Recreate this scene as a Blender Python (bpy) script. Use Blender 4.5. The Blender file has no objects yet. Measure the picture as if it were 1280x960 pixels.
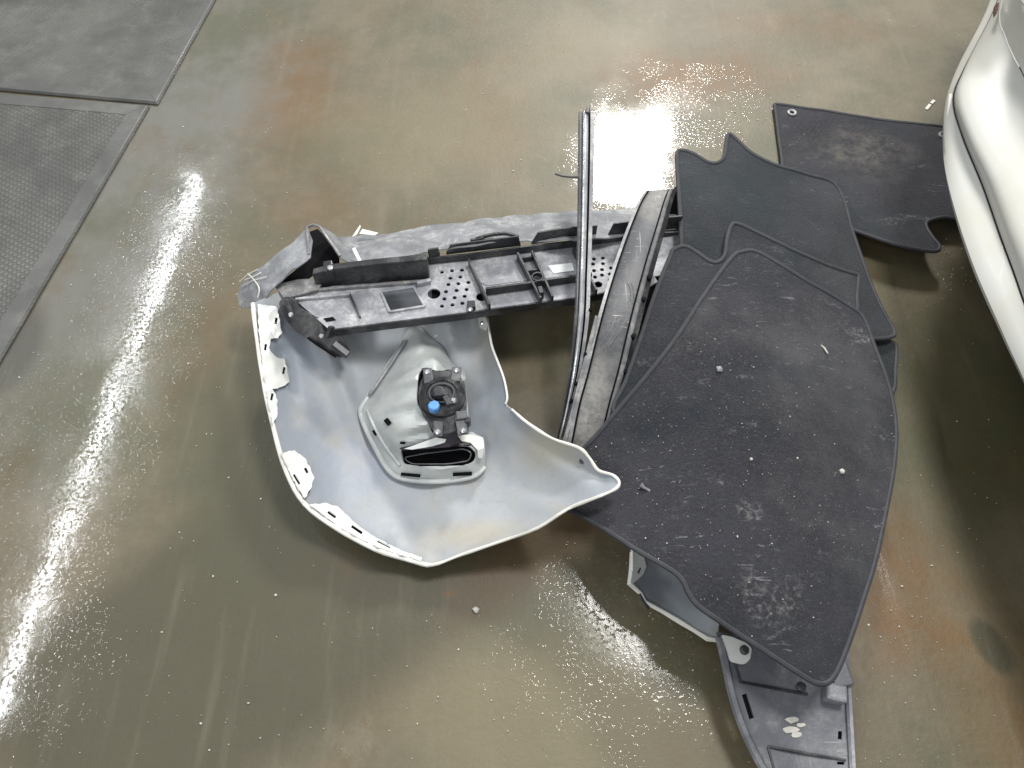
import bpy, bmesh, math, random
import numpy as np
from mathutils import Vector, Matrix, noise
from mathutils.geometry import delaunay_2d_cdt

R = math.radians
rnd = random.Random(7)
sc = bpy.context.scene
C = sc.collection

# ------------------------------------------------------------------ camera
CAM_H, PITCH, FPX = 1.40, R(58), 950.0
cam = bpy.data.cameras.new('camera')
cam.sensor_width = 36
cam.lens = 36 * FPX / 1280
cam.clip_start, cam.clip_end = 0.05, 200
co = bpy.data.objects.new('camera', cam)
C.objects.link(co)
co.location = (0, 0, CAM_H)
co.rotation_euler = (R(90) - PITCH, 0, 0)
sc.camera = co

def at(px, py, z=0.0):
    """The point at height z that the photograph shows at (px, py) of 1280 x 960."""
    a, b = (px - 640) / FPX, (py - 480) / FPX
    dx, dy, dz = a, math.cos(PITCH) - b * math.sin(PITCH), -math.sin(PITCH) - b * math.cos(PITCH)
    t = (z - CAM_H) / dz
    return Vector((dx * t, dy * t, z))

# ------------------------------------------------------------------ light
w = bpy.data.worlds.new('World')
sc.world = w
w.use_nodes = True
w.node_tree.nodes['Background'].inputs[0].default_value = (0.93, 0.97, 1.0, 1)
w.node_tree.nodes['Background'].inputs[1].default_value = 0.52
sc.view_settings.view_transform = 'Standard'
sc.view_settings.look = 'None'
sc.view_settings.exposure = 0.0
sc.view_settings.gamma = 1.0

def ceiling_spot(px, py, H):
    f = at(px, py, 0)
    k = (H + CAM_H) / CAM_H
    return Vector((f.x * k, f.y * k, H))

def lamp(name, loc, target, sx, sy, radiance, col=(1, 1, 1), spin=0, spread=180):
    l = bpy.data.lights.new(name, 'AREA')
    l.shape = 'RECTANGLE'
    l.size, l.size_y = sx, sy
    l.energy = radiance * math.pi * sx * sy
    l.color = col
    l.spread = R(spread)
    o = bpy.data.objects.new(name, l)
    C.objects.link(o)
    d = (Vector(target) - Vector(loc)).normalized()
    o.matrix_world = Matrix.Translation(loc) @ d.to_track_quat('-Z', 'Y').to_matrix().to_4x4() @ Matrix.Rotation(spin, 4, 'Z')
    return o

k1 = ceiling_spot(786, 202, 3.4)
lamp('key_lamp', k1, (0.1, 0.9, 0), 0.62, 0.7, 165, (1, 0.985, 0.95))
k2 = ceiling_spot(825, 735, 3.4)
lamp('overhead_lamp', k2, (0.2, 0.6, 0), 0.7, 0.7, 58, (1, 0.985, 0.96))
lamp('rear_fill_lamp', (-1.3, -1.7, 3.4), (0.2, 0.7, 0), 1.2, 1.2, 9, (0.97, 0.985, 1))  # unseen lamp added behind the camera to fill the near sides
ta, tb = ceiling_spot(247, 225, 3.4), ceiling_spot(-12, 905, 3.4)
mid = (ta + tb) / 2
tl = bpy.data.lights.new('tube_lamp', 'AREA')
tl.shape = 'RECTANGLE'
tl.size, tl.size_y = 0.055, (tb - ta).length
tl.energy = 95 * math.pi * tl.size * tl.size_y
tl.color = (0.95, 0.98, 1)
to = bpy.data.objects.new('tube_lamp', tl)
C.objects.link(to)
to.location = mid
to.rotation_euler = (0, 0, math.atan2((ta - tb).y, (ta - tb).x) - R(90))

# ------------------------------------------------------------------ node helpers
class NT:
    def __init__(s, name):
        s.m = bpy.data.materials.new(name)
        s.m.use_nodes = True
        s.t = s.m.node_tree
        s.b = s.t.nodes['Principled BSDF']
        s.co = s.t.nodes.new('ShaderNodeTexCoord').outputs['Object']
    def n(s, typ, **kw):
        x = s.t.nodes.new(typ)
        for k, v in kw.items():
            setattr(x, k, v)
        return x
    def put(s, sock, v):
        if isinstance(v, bpy.types.NodeSocket):
            s.t.links.new(v, sock)
        elif isinstance(v, (tuple, list)) and len(v) == 3 and sock.type == 'RGBA':
            sock.default_value = (*v, 1)
        else:
            sock.default_value = v
    def math(s, op, a, b=0.0, clamp=False):
        x = s.n('ShaderNodeMath', operation=op, use_clamp=clamp)
        s.put(x.inputs[0], a); s.put(x.inputs[1], b)
        return x.outputs[0]
    def noise(s, scale, detail=4, rough=0.55, vec=None, dist=0.0):
        x = s.n('ShaderNodeTexNoise')
        s.put(x.inputs['Vector'], vec if vec is not None else s.co)
        x.inputs['Scale'].default_value = scale
        x.inputs['Detail'].default_value = detail
        x.inputs['Roughness'].default_value = rough
        x.inputs['Distortion'].default_value = dist
        return x.outputs['Fac']
    def voro(s, scale, feature='F1', out='Distance', vec=None):
        x = s.n('ShaderNodeTexVoronoi', feature=feature)
        s.put(x.inputs['Vector'], vec if vec is not None else s.co)
        x.inputs['Scale'].default_value = scale
        return x.outputs[out]
    def ramp(s, v, a, b, lo=0.0, hi=1.0, smooth=True):
        x = s.n('ShaderNodeMapRange')
        if smooth: x.interpolation_type = 'SMOOTHSTEP'
        s.put(x.inputs['Value'], v)
        x.inputs['From Min'].default_value = a; x.inputs['From Max'].default_value = b
        x.inputs['To Min'].default_value = lo; x.inputs['To Max'].default_value = hi
        return x.outputs[0]
    def mix(s, f, a, b, blend='MIX'):
        x = s.n('ShaderNodeMix', data_type='RGBA', blend_type=blend)
        s.put(x.inputs[0], f); s.put(x.inputs[6], a); s.put(x.inputs[7], b)
        return x.outputs[2]
    def mapping(s, scale=(1, 1, 1), rot=(0, 0, 0), loc=(0, 0, 0), vec=None, typ='POINT'):
        x = s.n('ShaderNodeMapping', vector_type=typ)
        s.put(x.inputs['Vector'], vec if vec is not None else s.co)
        x.inputs['Location'].default_value = loc
        x.inputs['Rotation'].default_value = rot
        x.inputs['Scale'].default_value = scale
        return x.outputs[0]
    def blob(s, x, y, rx, ry, rot=0.0, soft=1.0, wob=0.0, wscale=4):
        """1 in the middle of an ellipse on the ground falling to 0 at its rim."""
        v = s.mapping(loc=(x, y, 0), rot=(0, 0, rot), scale=(rx, ry, 1), typ='TEXTURE')
        l = s.n('ShaderNodeVectorMath', operation='LENGTH')
        s.t.links.new(v, l.inputs[0])
        d = l.outputs['Value']
        if wob:
            d = s.math('ADD', d, s.math('MULTIPLY', s.math('SUBTRACT', s.noise(wscale, 4), 0.5), wob))
        return s.ramp(d, 1.0 - soft, 1.0, 1.0, 0.0)
    def bump(s, h, strength, dist=0.002, normal=None):
        x = s.n('ShaderNodeBump')
        s.put(x.inputs['Height'], h); s.put(x.inputs['Strength'], strength)
        x.inputs['Distance'].default_value = dist
        if normal is not None: s.t.links.new(normal, x.inputs['Normal'])
        return x.outputs[0]
    def set(s, **kw):
        for k, v in kw.items():
            s.put(s.b.inputs[k.replace('_', ' ')], v)
        return s.m

def blob_px(nt, px, py, rx, ry, **kw):
    p = at(px, py, 0)
    o = kw.pop('org', None)
    if o is not None: p = p - o
    return nt.blob(p.x, p.y, rx, ry, **kw)

# ------------------------------------------------------------------ materials
def mat_floor():
    t = NT('wet_concrete')
    c = t.mix(t.ramp(t.noise(1.3, 5), 0.35, 0.65), (0.1295, 0.1095, 0.0755), (0.1665, 0.1443, 0.1073))
    c = t.mix(t.ramp(t.noise(4.5, 7, 0.68), 0.4, 0.72, 0, 0.7), c, (0.0925, 0.0814, 0.0562))
    c = t.mix(t.ramp(t.noise(38, 4, 0.7), 0.35, 0.75, 0, 0.35), c, (0.1739, 0.1554, 0.1221))
    # greyer strip beside the rubber mats
    g = blob_px(t, 190, 220, 0.36, 1.3, rot=R(-12), soft=0.7, wob=0.35)
    c = t.mix(t.math('MULTIPLY', g, 0.8), c, (0.1480, 0.1480, 0.1369))
    # olive and brown mottling of the worn slab
    c = t.mix(t.ramp(t.noise(2.3, 7, 0.7, t.mapping(loc=(4, 2, 0))), 0.42, 0.66, 0, 0.8), c, (0.078, 0.078, 0.050))
    c = t.mix(t.ramp(t.noise(3.1, 7, 0.7, t.mapping(loc=(9, 5, 0), scale=(1.6, 1, 1))), 0.50, 0.72, 0, 0.6), c, (0.118, 0.084, 0.050))
    c = t.mix(t.ramp(t.noise(6.5, 8, 0.75, t.mapping(loc=(1, 8, 0), scale=(1, .6, 1))), 0.55, 0.75, 0, 0.55), c, (0.235, 0.215, 0.165))
    # lit floor at the front painted pale; dry pale dust at the far side
    for (px, py, rx, ry, a_) in ((690, 900, .42, .22, .6), (560, 160, .5, .32, .45), (720, 60, .35, .3, .35)):
        c = t.mix(t.math('MULTIPLY', blob_px(t, px, py, rx, ry, soft=.8, wob=.7, wscale=3), a_), c, (0.205, 0.180, 0.125))
    # shade and dark reflections painted into the slab, left and beside the car
    q0, q1 = at(715, 690), at(350, 930)
    dirn = (q1 - q0).normalized()
    ang = math.atan2(dirn.y, dirn.x)
    for (px, py, rx, ry, rot, a_, so, col) in ((330, 770, .62, .30, ang, .85, .35, (0.062, 0.056, 0.036)), (320, 560, .26, .5, 0, .7, .8, (0.062, 0.060, 0.036)), (1160, 560, .20, .36, 0, .45, .5, (0.058, 0.058, 0.034)), (1210, 480, .16, .3, 0, .2, .6, (0.075, 0.075, 0.040)), (690, 655, .34, .1, ang + .2, .65, .6, (0.085, 0.055, 0.034))):
        b = blob_px(t, px, py, rx, ry, rot=rot, soft=so, wob=.35, wscale=3)
        c = t.mix(t.math('MULTIPLY', b, a_), c, col)
    # red-brown stains of the place
    for px, py, rx, ry, a in ((880, 95, .42, .2, .75), (365, 120, .2, .5, .55), (1085, 700, .26, .2, .7), (860, 640, .30, .12, .35), (1150, 800, .25, .09, .5),
                              (1010, 30, .45, .15, .35), (563, 742, .018, .011, .9), (440, 700, .035, .04, .3), (620, 150, .2, .3, .25), (1265, 900, .15, .3, .4), (400, 260, .2, .1, .25)):
        b = blob_px(t, px, py, rx, ry, soft=1.0, wob=1.3, wscale=4)
        b = t.math('MULTIPLY', b, t.ramp(t.noise(17, 5, .7), .3, .6, .35, 1))
        c = t.mix(t.math('MULTIPLY', b, a), c, (0.150, 0.088, 0.046))
    b = blob_px(t, 1240, 808, 0.036, 0.062, rot=R(20), soft=0.45, wob=0.35, wscale=9)
    c = t.mix(t.math('MULTIPLY', b, 0.7), c, (0.0370, 0.0407, 0.0259))
    b = blob_px(t, 10, 440, 0.1, 0.17, soft=0.5, wob=0.5)
    c = t.mix(t.math('MULTIPLY', b, 0.6), c, (0.0370, 0.0370, 0.0311))
    # long dry smears
    sm = t.noise(3, 5, 0.6, vec=t.mapping(scale=(9, 0.8, 1), rot=(0, 0, R(-8))))
    c = t.mix(t.ramp(sm, 0.52, 0.8, 0, 0.3), c, (0.1998, 0.1850, 0.1480))
    # pale specks
    vp = t.voro(55, 'F1', 'Distance'); vc = t.voro(55, 'F1', 'Color')
    sp = t.math('MULTIPLY', t.ramp(vp, 0.04, 0.11, 1, 0), t.math('GREATER_THAN', vc, 0.8))
    c = t.mix(t.math('MULTIPLY', sp, 0.5), c, (0.45, 0.42, 0.34))
    # where the film of water is broken by grit
    p0, p1 = at(247, 225), at(8, 850)
    mid, ln = (p0 + p1) / 2, (p1 - p0).length
    streak = t.math('MULTIPLY', 0.44, t.blob(mid.x - .02, mid.y, 0.22, ln * 0.62, rot=-math.atan2((p0 - p1).x, (p0 - p1).y), soft=0.75, wob=0.5, wscale=3))
    grit = t.math('MAXIMUM', streak, blob_px(t, 800, 755, 0.22, 0.18, soft=0.6, wob=0.5, wscale=5))
    grit = t.math('MAXIMUM', grit, t.math('MULTIPLY', blob_px(t, 790, 200, .26, .24, soft=.5, wob=.5), 0.14))
    grit = t.math('MAXIMUM', grit, t.math('MULTIPLY', blob_px(t, 900, 130, 0.26, 0.26, soft=0.7, wob=0.9, wscale=5), 0.33))
    grit = t.math('MAXIMUM', grit, t.math('MULTIPLY', blob_px(t, 720, 860, 0.4, 0.25, soft=0.8, wob=0.7), 0.22))
    grit = t.math('MAXIMUM', grit, t.math('MULTIPLY', blob_px(t, 1180, 330, 0.16, 0.14, soft=0.6, wob=0.7), 0.6))
    grit = t.math('MAXIMUM', grit, t.ramp(t.noise(2.2, 5), 0.5, 0.75, 0.04, 0.4))
    drops = t.ramp(t.noise(150, 2, 0.5), 0.54, 0.76)
    cover = t.ramp(t.noise(11, 5, 0.7), 0.40, 0.62, 0.1, 1.0)
    fine = t.math('ADD', t.math('MULTIPLY', drops, cover), t.math('MULTIPLY', t.noise(60, 3, 0.6), 0.12))
    wav = t.noise(11, 3, 0.5)
    nb = t.bump(wav, 0.06, 0.008)
    n2 = t.bump(fine, grit, 0.0017, nb)
    hs = t.n('ShaderNodeHueSaturation'); hs.inputs['Saturation'].default_value = 1.4; hs.inputs['Value'].default_value = 0.93
    t.put(hs.inputs['Color'], c); c = hs.outputs[0]
    nbase = t.bump(t.noise(90, 5, 0.65), 0.35, 0.003)
    rough = t.math('ADD', t.ramp(t.noise(7, 4), 0.3, 0.7, 0.03, 0.10), t.math('MULTIPLY', grit, 0.06))
    m = t.set(Base_Color=c, Roughness=0.55, Normal=nbase, Coat_Weight=1.0, Coat_Roughness=rough, Coat_IOR=1.42, Coat_Normal=n2)
    return m

def mat_carpet(name, seed, dirt=0.5, tint=(0.021, 0.022, 0.027), mud=None, rings=()):
    t = NT(name)
    v = t.mapping(loc=(seed * 3.1, seed * 1.7, 0))
    c = t.mix(t.ramp(t.noise(5, 5, 0.6, v), 0.35, 0.7), tint, tuple(x * 1.7 for x in tint))
    c = t.mix(t.ramp(t.noise(230, 4, 0.75, v), 0.42, 0.66, 0, 0.75), c, (0.052, 0.053, 0.060))
    c = t.mix(t.ramp(t.noise(3.6, 4, .6, t.mapping(loc=(2, 6, 1), vec=v)), .48, .62, 0, .6), c, (tint[0] * .85, tint[1] * 1.12, tint[2] * 1.1))
    d = t.ramp(t.noise(3.2, 6, 0.68, v), 0.47, 0.78, 0, 0.24 * dirt)
    c = t.mix(d, c, (0.22, 0.21, 0.2))
    smear = t.math('MULTIPLY', t.ramp(t.noise(9, 6, 0.75, t.mapping(scale=(1, 2.2, 1), rot=(0, 0, .6), vec=v)), 0.56, 0.72), t.ramp(t.noise(120, 3, .7, v), .42, .7))
    c = t.mix(t.math('MULTIPLY', smear, 0.55 * dirt), c, (0.34, 0.33, 0.32))
    if mud:
        b = t.blob(*mud, soft=0.95, wob=1.0, wscale=11)
        b = t.math('MULTIPLY', b, t.ramp(t.noise(26, 6, 0.75, v), 0.36, 0.68))
        c = t.mix(t.math('MULTIPLY', b, 0.4), c, (0.23, 0.205, 0.17))
    for (x, y, r0, rot) in rings:
        q = t.blob(x, y, r0, r0 * 0.85, rot=rot, soft=0.55, wob=0.5, wscale=14)
        q = t.math('MULTIPLY', t.math('MULTIPLY', q, t.math('SUBTRACT', 1.0, t.math('MULTIPLY', t.blob(x + .01, y + .03, r0 * .75, r0 * .8, soft=.7, wob=.4, wscale=14), .8))), t.ramp(t.noise(90, 6, 0.8, v), 0.46, 0.66))
        c = t.mix(t.math('MULTIPLY', q, 0.45), c, (0.36, 0.35, 0.34))
    ln = t.noise(60, 3, .6, t.mapping(scale=(.35, 2.4, 1), rot=(0, 0, -.5), vec=v), .8)
    lk = t.math('MULTIPLY', t.ramp(ln, .63, .72), t.ramp(t.noise(5, 4, .6, v), .45, .62))
    c = t.mix(t.math('MULTIPLY', lk, .45 * dirt), c, (.34, .34, .35))
    for sc_, th, a in ((75, 0.84, .45), (150, 0.76, .5), (240, .62, .4)):
        vp = t.voro(sc_, 'F1', 'Distance', v); vc = t.voro(sc_, 'F1', 'Color', v)
        msk = t.math('MULTIPLY', t.ramp(vp, 0.06, 0.2, 1, 0), t.math('GREATER_THAN', vc, th))
        msk = t.math('MULTIPLY', msk, t.ramp(t.noise(6, 3, .6, v), 0.42, 0.62))
        c = t.mix(t.math('MULTIPLY', msk, a * dirt), c, (0.6, 0.6, 0.6))
    nb = t.bump(t.noise(240, 4, 0.75, v), 1.0, 0.004, t.bump(t.noise(9, 5, .65, v), 0.5, 0.009))
    return t.set(Base_Color=c, Roughness=0.95, Normal=nb, Sheen_Weight=0.08, Sheen_Roughness=0.5, Specular_IOR_Level=0.2)

def mat_plastic(name, col, rough=0.45, dust=0.3, dustcol=(0.42, 0.41, 0.39), scale=8, scratch=0.0, metallic=0.0, spots=()):
    t = NT(name)
    c = t.mix(t.ramp(t.noise(scale, 5, 0.65), 0.35, 0.75), tuple(x * 0.8 for x in col), tuple(min(1, x * 1.25) for x in col))
    d = t.math('MULTIPLY', t.ramp(t.noise(scale * 1.7, 6, 0.7), 0.42, 0.72), t.ramp(t.noise(130, 3, .7), .3, .62, .25, 1))
    c = t.mix(t.math('MULTIPLY', d, dust), c, dustcol)
    for (px, py, z, rx, ry, og) in spots:
        p = at(px, py, z) - at(*og, 0)
        b = t.math('MULTIPLY', t.blob(p.x, p.y, rx, ry, soft=.8, wob=.9, wscale=9), t.ramp(t.noise(60, 6, .75), .3, .6, .35, 1))
        c = t.mix(b, c, dustcol)
    if scratch:
        s1 = t.noise(24, 2, 0.5, vec=t.mapping(scale=(1, 14, 1), rot=(0, 0, R(38))), dist=.6)
        s2 = t.noise(20, 2, 0.5, vec=t.mapping(scale=(15, 1, 1), rot=(0, 0, R(20))), dist=.8)
        k = t.math('MAXIMUM', t.ramp(s1, 0.66, 0.7), t.ramp(s2, 0.68, 0.72))
        k = t.math('MULTIPLY', k, t.ramp(t.noise(7, 3), .45, .6))
        c = t.mix(t.math('MULTIPLY', k, scratch), c, (0.6, 0.6, 0.58))
    r = t.math('ADD', rough, t.math('MULTIPLY', d, 0.25))
    nb = t.bump(t.noise(160, 3, .6), 0.18, 0.002, t.bump(t.noise(9, 3), 0.15, 0.01))
    return t.set(Base_Color=c, Roughness=r, Normal=nb, Metallic=metallic)

def mat_shell():
    t = NT('raw_bumper_plastic')
    c = t.mix(t.ramp(t.noise(3.5, 4), 0.35, 0.7), (0.235, 0.258, 0.290), (0.355, 0.375, 0.395))
    c = t.mix(t.ramp(t.noise(14, 6, 0.72), 0.46, 0.74, 0, 0.6), c, (0.33, 0.31, 0.25))
    og = at(540, 560, 0)
    for px, py, rx, ry, a_, col in ((700, 590, .15, .09, .75, (.40, .36, .27)), (600, 680, .16, .05, .7, (.40, .36, .28)), (615, 450, .06, .13, .55, (.30, .29, .23)), (390, 470, .10, .16, .55, (.25, .275, .325)), (440, 590, .12, .12, .35, (.30, .32, .38)), (520, 400, .16, .05, .4, (.24, .27, .33))):  # beige dirt, plus bluish shade painted on the left wall and under the tray
        c = t.mix(t.math('MULTIPLY', blob_px(t, px, py, rx, ry, org=og, soft=.9, wob=.9, wscale=7), a_), c, col)
    c = t.mix(t.math('MULTIPLY', t.ramp(t.noise(30, 6, .75), .52, .74), .35), c, (.26, .245, .21))
    s = t.noise(9, 2, 0.4, vec=t.mapping(scale=(1, 9, 1), rot=(0, 0, R(-12))), dist=1.2)
    k = t.math('MULTIPLY', t.ramp(t.math('ABSOLUTE', t.math('SUBTRACT', s, 0.5)), 0.0, 0.006, 1, 0), t.ramp(t.noise(5, 2), .52, .62))
    c = t.mix(t.math('MULTIPLY', k, 0.45), c, (0.16, 0.16, 0.16))
    vp = t.voro(60, 'F1', 'Distance'); vc = t.voro(60, 'F1', 'Color')
    c = t.mix(t.math('MULTIPLY', t.math('MULTIPLY', t.ramp(vp, 0.03, 0.09, 1, 0), t.math('GREATER_THAN', vc, 0.85)), .5), c, (.12, .11, .1))
    nb = t.bump(t.noise(7, 4), 0.4, 0.014, t.bump(t.noise(200, 3), .12, .001))
    return t.set(Base_Color=c, Roughness=t.ramp(t.noise(6, 4), .3, .7, .42, .62), Normal=nb)

def mat_white(name, dirt=0.25, col=(0.78, 0.79, 0.77), coat=0.6):
    t = NT(name)
    c = t.mix(t.ramp(t.noise(6, 5, .65), .4, .75, 0, dirt), col, (0.50, 0.47, 0.38))
    vp = t.voro(40, 'F1', 'Distance'); vc = t.voro(40, 'F1', 'Color')
    c = t.mix(t.math('MULTIPLY', t.math('MULTIPLY', t.ramp(vp, 0.02, 0.07, 1, 0), t.math('GREATER_THAN', vc, 0.8)), dirt * 2, True), c, (.2, .19, .17))
    return t.set(Base_Color=c, Roughness=0.35, Coat_Weight=coat, Coat_Roughness=0.08)

def mat_rubber_mat(name, pitch, depth, tint):
    t = NT(name)
    v = t.mapping(scale=(1 / pitch, 1 / pitch, 1), rot=(0, 0, R(28)))
    sep = t.n('ShaderNodeSeparateXYZ'); t.t.links.new(v, sep.inputs[0])
    sx = t.math('ABSOLUTE', t.math('SINE', t.math('MULTIPLY', sep.outputs[0], math.pi)))
    sy = t.math('ABSOLUTE', t.math('SINE', t.math('MULTIPLY', sep.outputs[1], math.pi)))
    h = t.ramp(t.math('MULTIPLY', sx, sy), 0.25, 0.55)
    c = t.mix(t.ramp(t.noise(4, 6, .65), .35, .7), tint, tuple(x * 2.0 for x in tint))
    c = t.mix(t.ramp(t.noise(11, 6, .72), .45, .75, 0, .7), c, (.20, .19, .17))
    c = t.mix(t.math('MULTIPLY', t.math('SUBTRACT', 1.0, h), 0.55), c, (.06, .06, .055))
    nb = t.bump(h, depth, 0.003, t.bump(t.noise(30, 5, .7), .3, .004))
    return t.set(Base_Color=c, Roughness=t.ramp(t.noise(5, 4), .35, .7, .34, .62), Normal=nb, Coat_Weight=.12, Coat_Roughness=.3)

def mat_simple(name, col, rough=.5, metallic=0.0, spec=.5):
    t = NT(name)
    c = t.mix(t.ramp(t.noise(60, 4, .6), .35, .75), tuple(x * .85 for x in col), tuple(min(1, x * 1.15) for x in col))
    return t.set(Base_Color=c, Roughness=rough, Metallic=metallic, Specular_IOR_Level=spec)

M = {}
M['floor'] = mat_floor()
M['shell'] = mat_shell()
M['white'] = mat_white('white_paint_edge', .6, (.74, .73, .68))
M['flange'] = mat_white('white_flange', .4, (.70, .71, .68), .2)
M['carwhite'] = mat_white('car_paint', .5, (.54, .54, .505), .08)
M['black'] = mat_plastic('black_plastic', (0.016, 0.017, 0.02), .38, .22)
M['tray'] = mat_plastic('grey_black_plastic', (0.235, 0.24, 0.265), .32, .8, (.60, .60, .59))
M['traylip'] = mat_plastic('dark_tray_edge', (0.018, 0.019, 0.023), .38, .25)
M['crumple'] = mat_plastic('scuffed_grey_skin', (0.20, 0.205, 0.22), .36, .75, (.46, .46, .45), 10, .6)
M['panel'] = mat_plastic('dusty_sill_plastic', (0.055, 0.058, 0.066), .42, .65, (.25, .24, .22), 6, .7, spots=((738, 530, .11, .07, .16, (730, 560)), (822, 250, .26, .07, .12, (730, 560))))
M['rail'] = mat_plastic('pale_worn_rail', (0.19, 0.19, 0.20), .3, .7, (.50, .49, .45), 16, .4)
M['chrome'] = mat_plastic('dull_chrome', (0.62, 0.63, 0.65), .22, .65, (.12, .12, .115), 26, .2, 0.6)
M['splash'] = mat_plastic('grey_splash_plastic', (0.12, 0.124, 0.142), .42, .55, (.38, .375, .36), 7, .3)
M['boss'] = mat_plastic('pale_boss_plastic', (0.42, 0.445, 0.44), .38, .45, (.45, .43, .38), 9)
M['blue'] = mat_simple('blue_cap', (0.12, 0.33, 0.72), .35)
M['screw'] = mat_simple('steel_screw', (.75, .76, .78), .25, .9)
M['sticker'] = mat_simple('paper_sticker', (.82, .83, .82), .6)
M['bracket'] = mat_plastic('lamp_bracket_plastic', (0.07, 0.073, 0.08), .35, .3)
M['duct'] = mat_plastic('lamp_duct_plastic', (0.035, 0.028, 0.036), .3, .15)
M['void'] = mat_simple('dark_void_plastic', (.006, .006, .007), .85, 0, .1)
M['binding'] = mat_simple('carpet_binding', (.036, .037, .043), .7)
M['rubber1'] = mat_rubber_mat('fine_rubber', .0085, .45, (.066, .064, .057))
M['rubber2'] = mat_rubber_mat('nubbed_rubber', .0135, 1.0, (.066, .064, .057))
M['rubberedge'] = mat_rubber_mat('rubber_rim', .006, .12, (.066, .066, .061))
M['pebble'] = mat_simple('grit', (.5, .48, .44), .7)
M['chip'] = mat_simple('pale_chip', (.50, .48, .43), .4)
M['lampred'] = mat_simple('dark_red_lens', (.07, .003, .008), .3)
M['twig'] = mat_simple('rubber_cord', (.05, .05, .045), .5)
M['seam'] = mat_simple('seam_gap', (.012, .012, .012), .6)
M['residue'] = mat_simple('dried_white_glue', (.55, .53, .48), .55)

# ------------------------------------------------------------------ mesh helpers
def thing(name, label, cat, loc, group=None):
    o = bpy.data.objects.new(name, None)
    C.objects.link(o)
    o.location = loc
    o.empty_display_size = 0.05
    o['label'] = label; o['category'] = cat
    if group: o['group'] = group
    return o

def tag(o, label, cat, group=None):
    o['label'] = label; o['category'] = cat
    if group: o['group'] = group
    return o

def origin_of(parent):
    v = Vector((0, 0, 0))
    while parent is not None:
        v += parent.location
        parent = parent.parent
    return v

def link(name, verts, faces, mats, parent=None, fmat=None, smooth=False, bevel=0, loc=None, auto=35):
    """One mesh object from world-space points."""
    if loc is None:
        loc = Vector((0, 0, 0)) if parent is not None else Vector((sum(v[0] for v in verts) / len(verts), sum(v[1] for v in verts) / len(verts), min(v[2] for v in verts)))
    base = origin_of(parent) if parent is not None else Vector(loc)
    me = bpy.data.meshes.new(name)
    me.from_pydata([tuple(Vector(v) - base) for v in verts], [], faces)
    if not isinstance(mats, (list, tuple)): mats = [mats]
    for m in mats: me.materials.append(m)
    if fmat is not None: me.polygons.foreach_set('material_index', fmat)
    bm = bmesh.new(); bm.from_mesh(me)
    bmesh.ops.recalc_face_normals(bm, faces=bm.faces)
    for f in bm.faces: f.smooth = smooth
    if smooth:
        for e in bm.edges:
            if len(e.link_faces) == 2 and e.calc_face_angle(0) > R(auto): e.smooth = False
    bm.to_mesh(me); bm.free()
    o = bpy.data.objects.new(name, me)
    C.objects.link(o)
    if parent is not None: o.parent = parent
    else: o.location = base
    if bevel:
        b = o.modifiers.new('bevel', 'BEVEL')
        b.width = bevel; b.segments = 2; b.limit_method = 'ANGLE'; b.angle_limit = R(40)
    return o

def resample(pts, step, closed=True):
    out = []
    n = len(pts)
    for i in range(n if closed else n - 1):
        a, b = np.array(pts[i], float), np.array(pts[(i + 1) % n], float)
        k = max(1, int(round(np.linalg.norm((b - a)[:2]) / step)))
        for j in range(k): out.append(a + (b - a) * j / k)
    if not closed: out.append(np.array(pts[-1], float))
    return out

def catmull(pts, per=6, closed=True):
    P = [np.array(p, float) for p in pts]
    n = len(P); out = []
    for i in range(n if closed else n - 1):
        if closed: p0, p1, p2, p3 = P[i - 1], P[i], P[(i + 1) % n], P[(i + 2) % n]
        else: p0, p1, p2, p3 = P[max(i - 1, 0)], P[i], P[i + 1], P[min(i + 2, n - 1)]
        for j in range(per):
            t = j / per
            out.append(0.5 * (2 * p1 + (p2 - p0) * t + (2 * p0 - 5 * p1 + 4 * p2 - p3) * t * t + (3 * p1 - p0 - 3 * p2 + p3) * t ** 3))
    if not closed: out.append(P[-1])
    return out

def rounded(pts, r):
    """Round each corner; a point may carry its own radius as third value."""
    out = []; n = len(pts)
    for i in range(n):
        p = np.array(pts[i][:2], float); a = np.array(pts[i - 1][:2], float); b = np.array(pts[(i + 1) % n][:2], float)
        rr = pts[i][2] if len(pts[i]) > 2 else r
        da, db = np.linalg.norm(a - p), np.linalg.norm(b - p)
        k = min(rr, da * .45, db * .45)
        s, e = p + (a - p) / da * k, p + (b - p) / db * k
        for t in (0, .25, .5, .75, 1): out.append((1 - t) ** 2 * s + 2 * t * (1 - t) * p + t * t * e)
    return out

def inside(poly, X, Y):
    poly = np.asarray(poly)[:, :2]
    c = np.zeros(X.shape, bool); n = len(poly); j = n - 1
    for i in range(n):
        xi, yi = poly[i]; xj, yj = poly[j]
        if yi != yj:
            c ^= ((yi > Y) != (yj > Y)) & (X < (xj - xi) * (Y - yi) / (yj - yi) + xi)
        j = i
    return c

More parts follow.
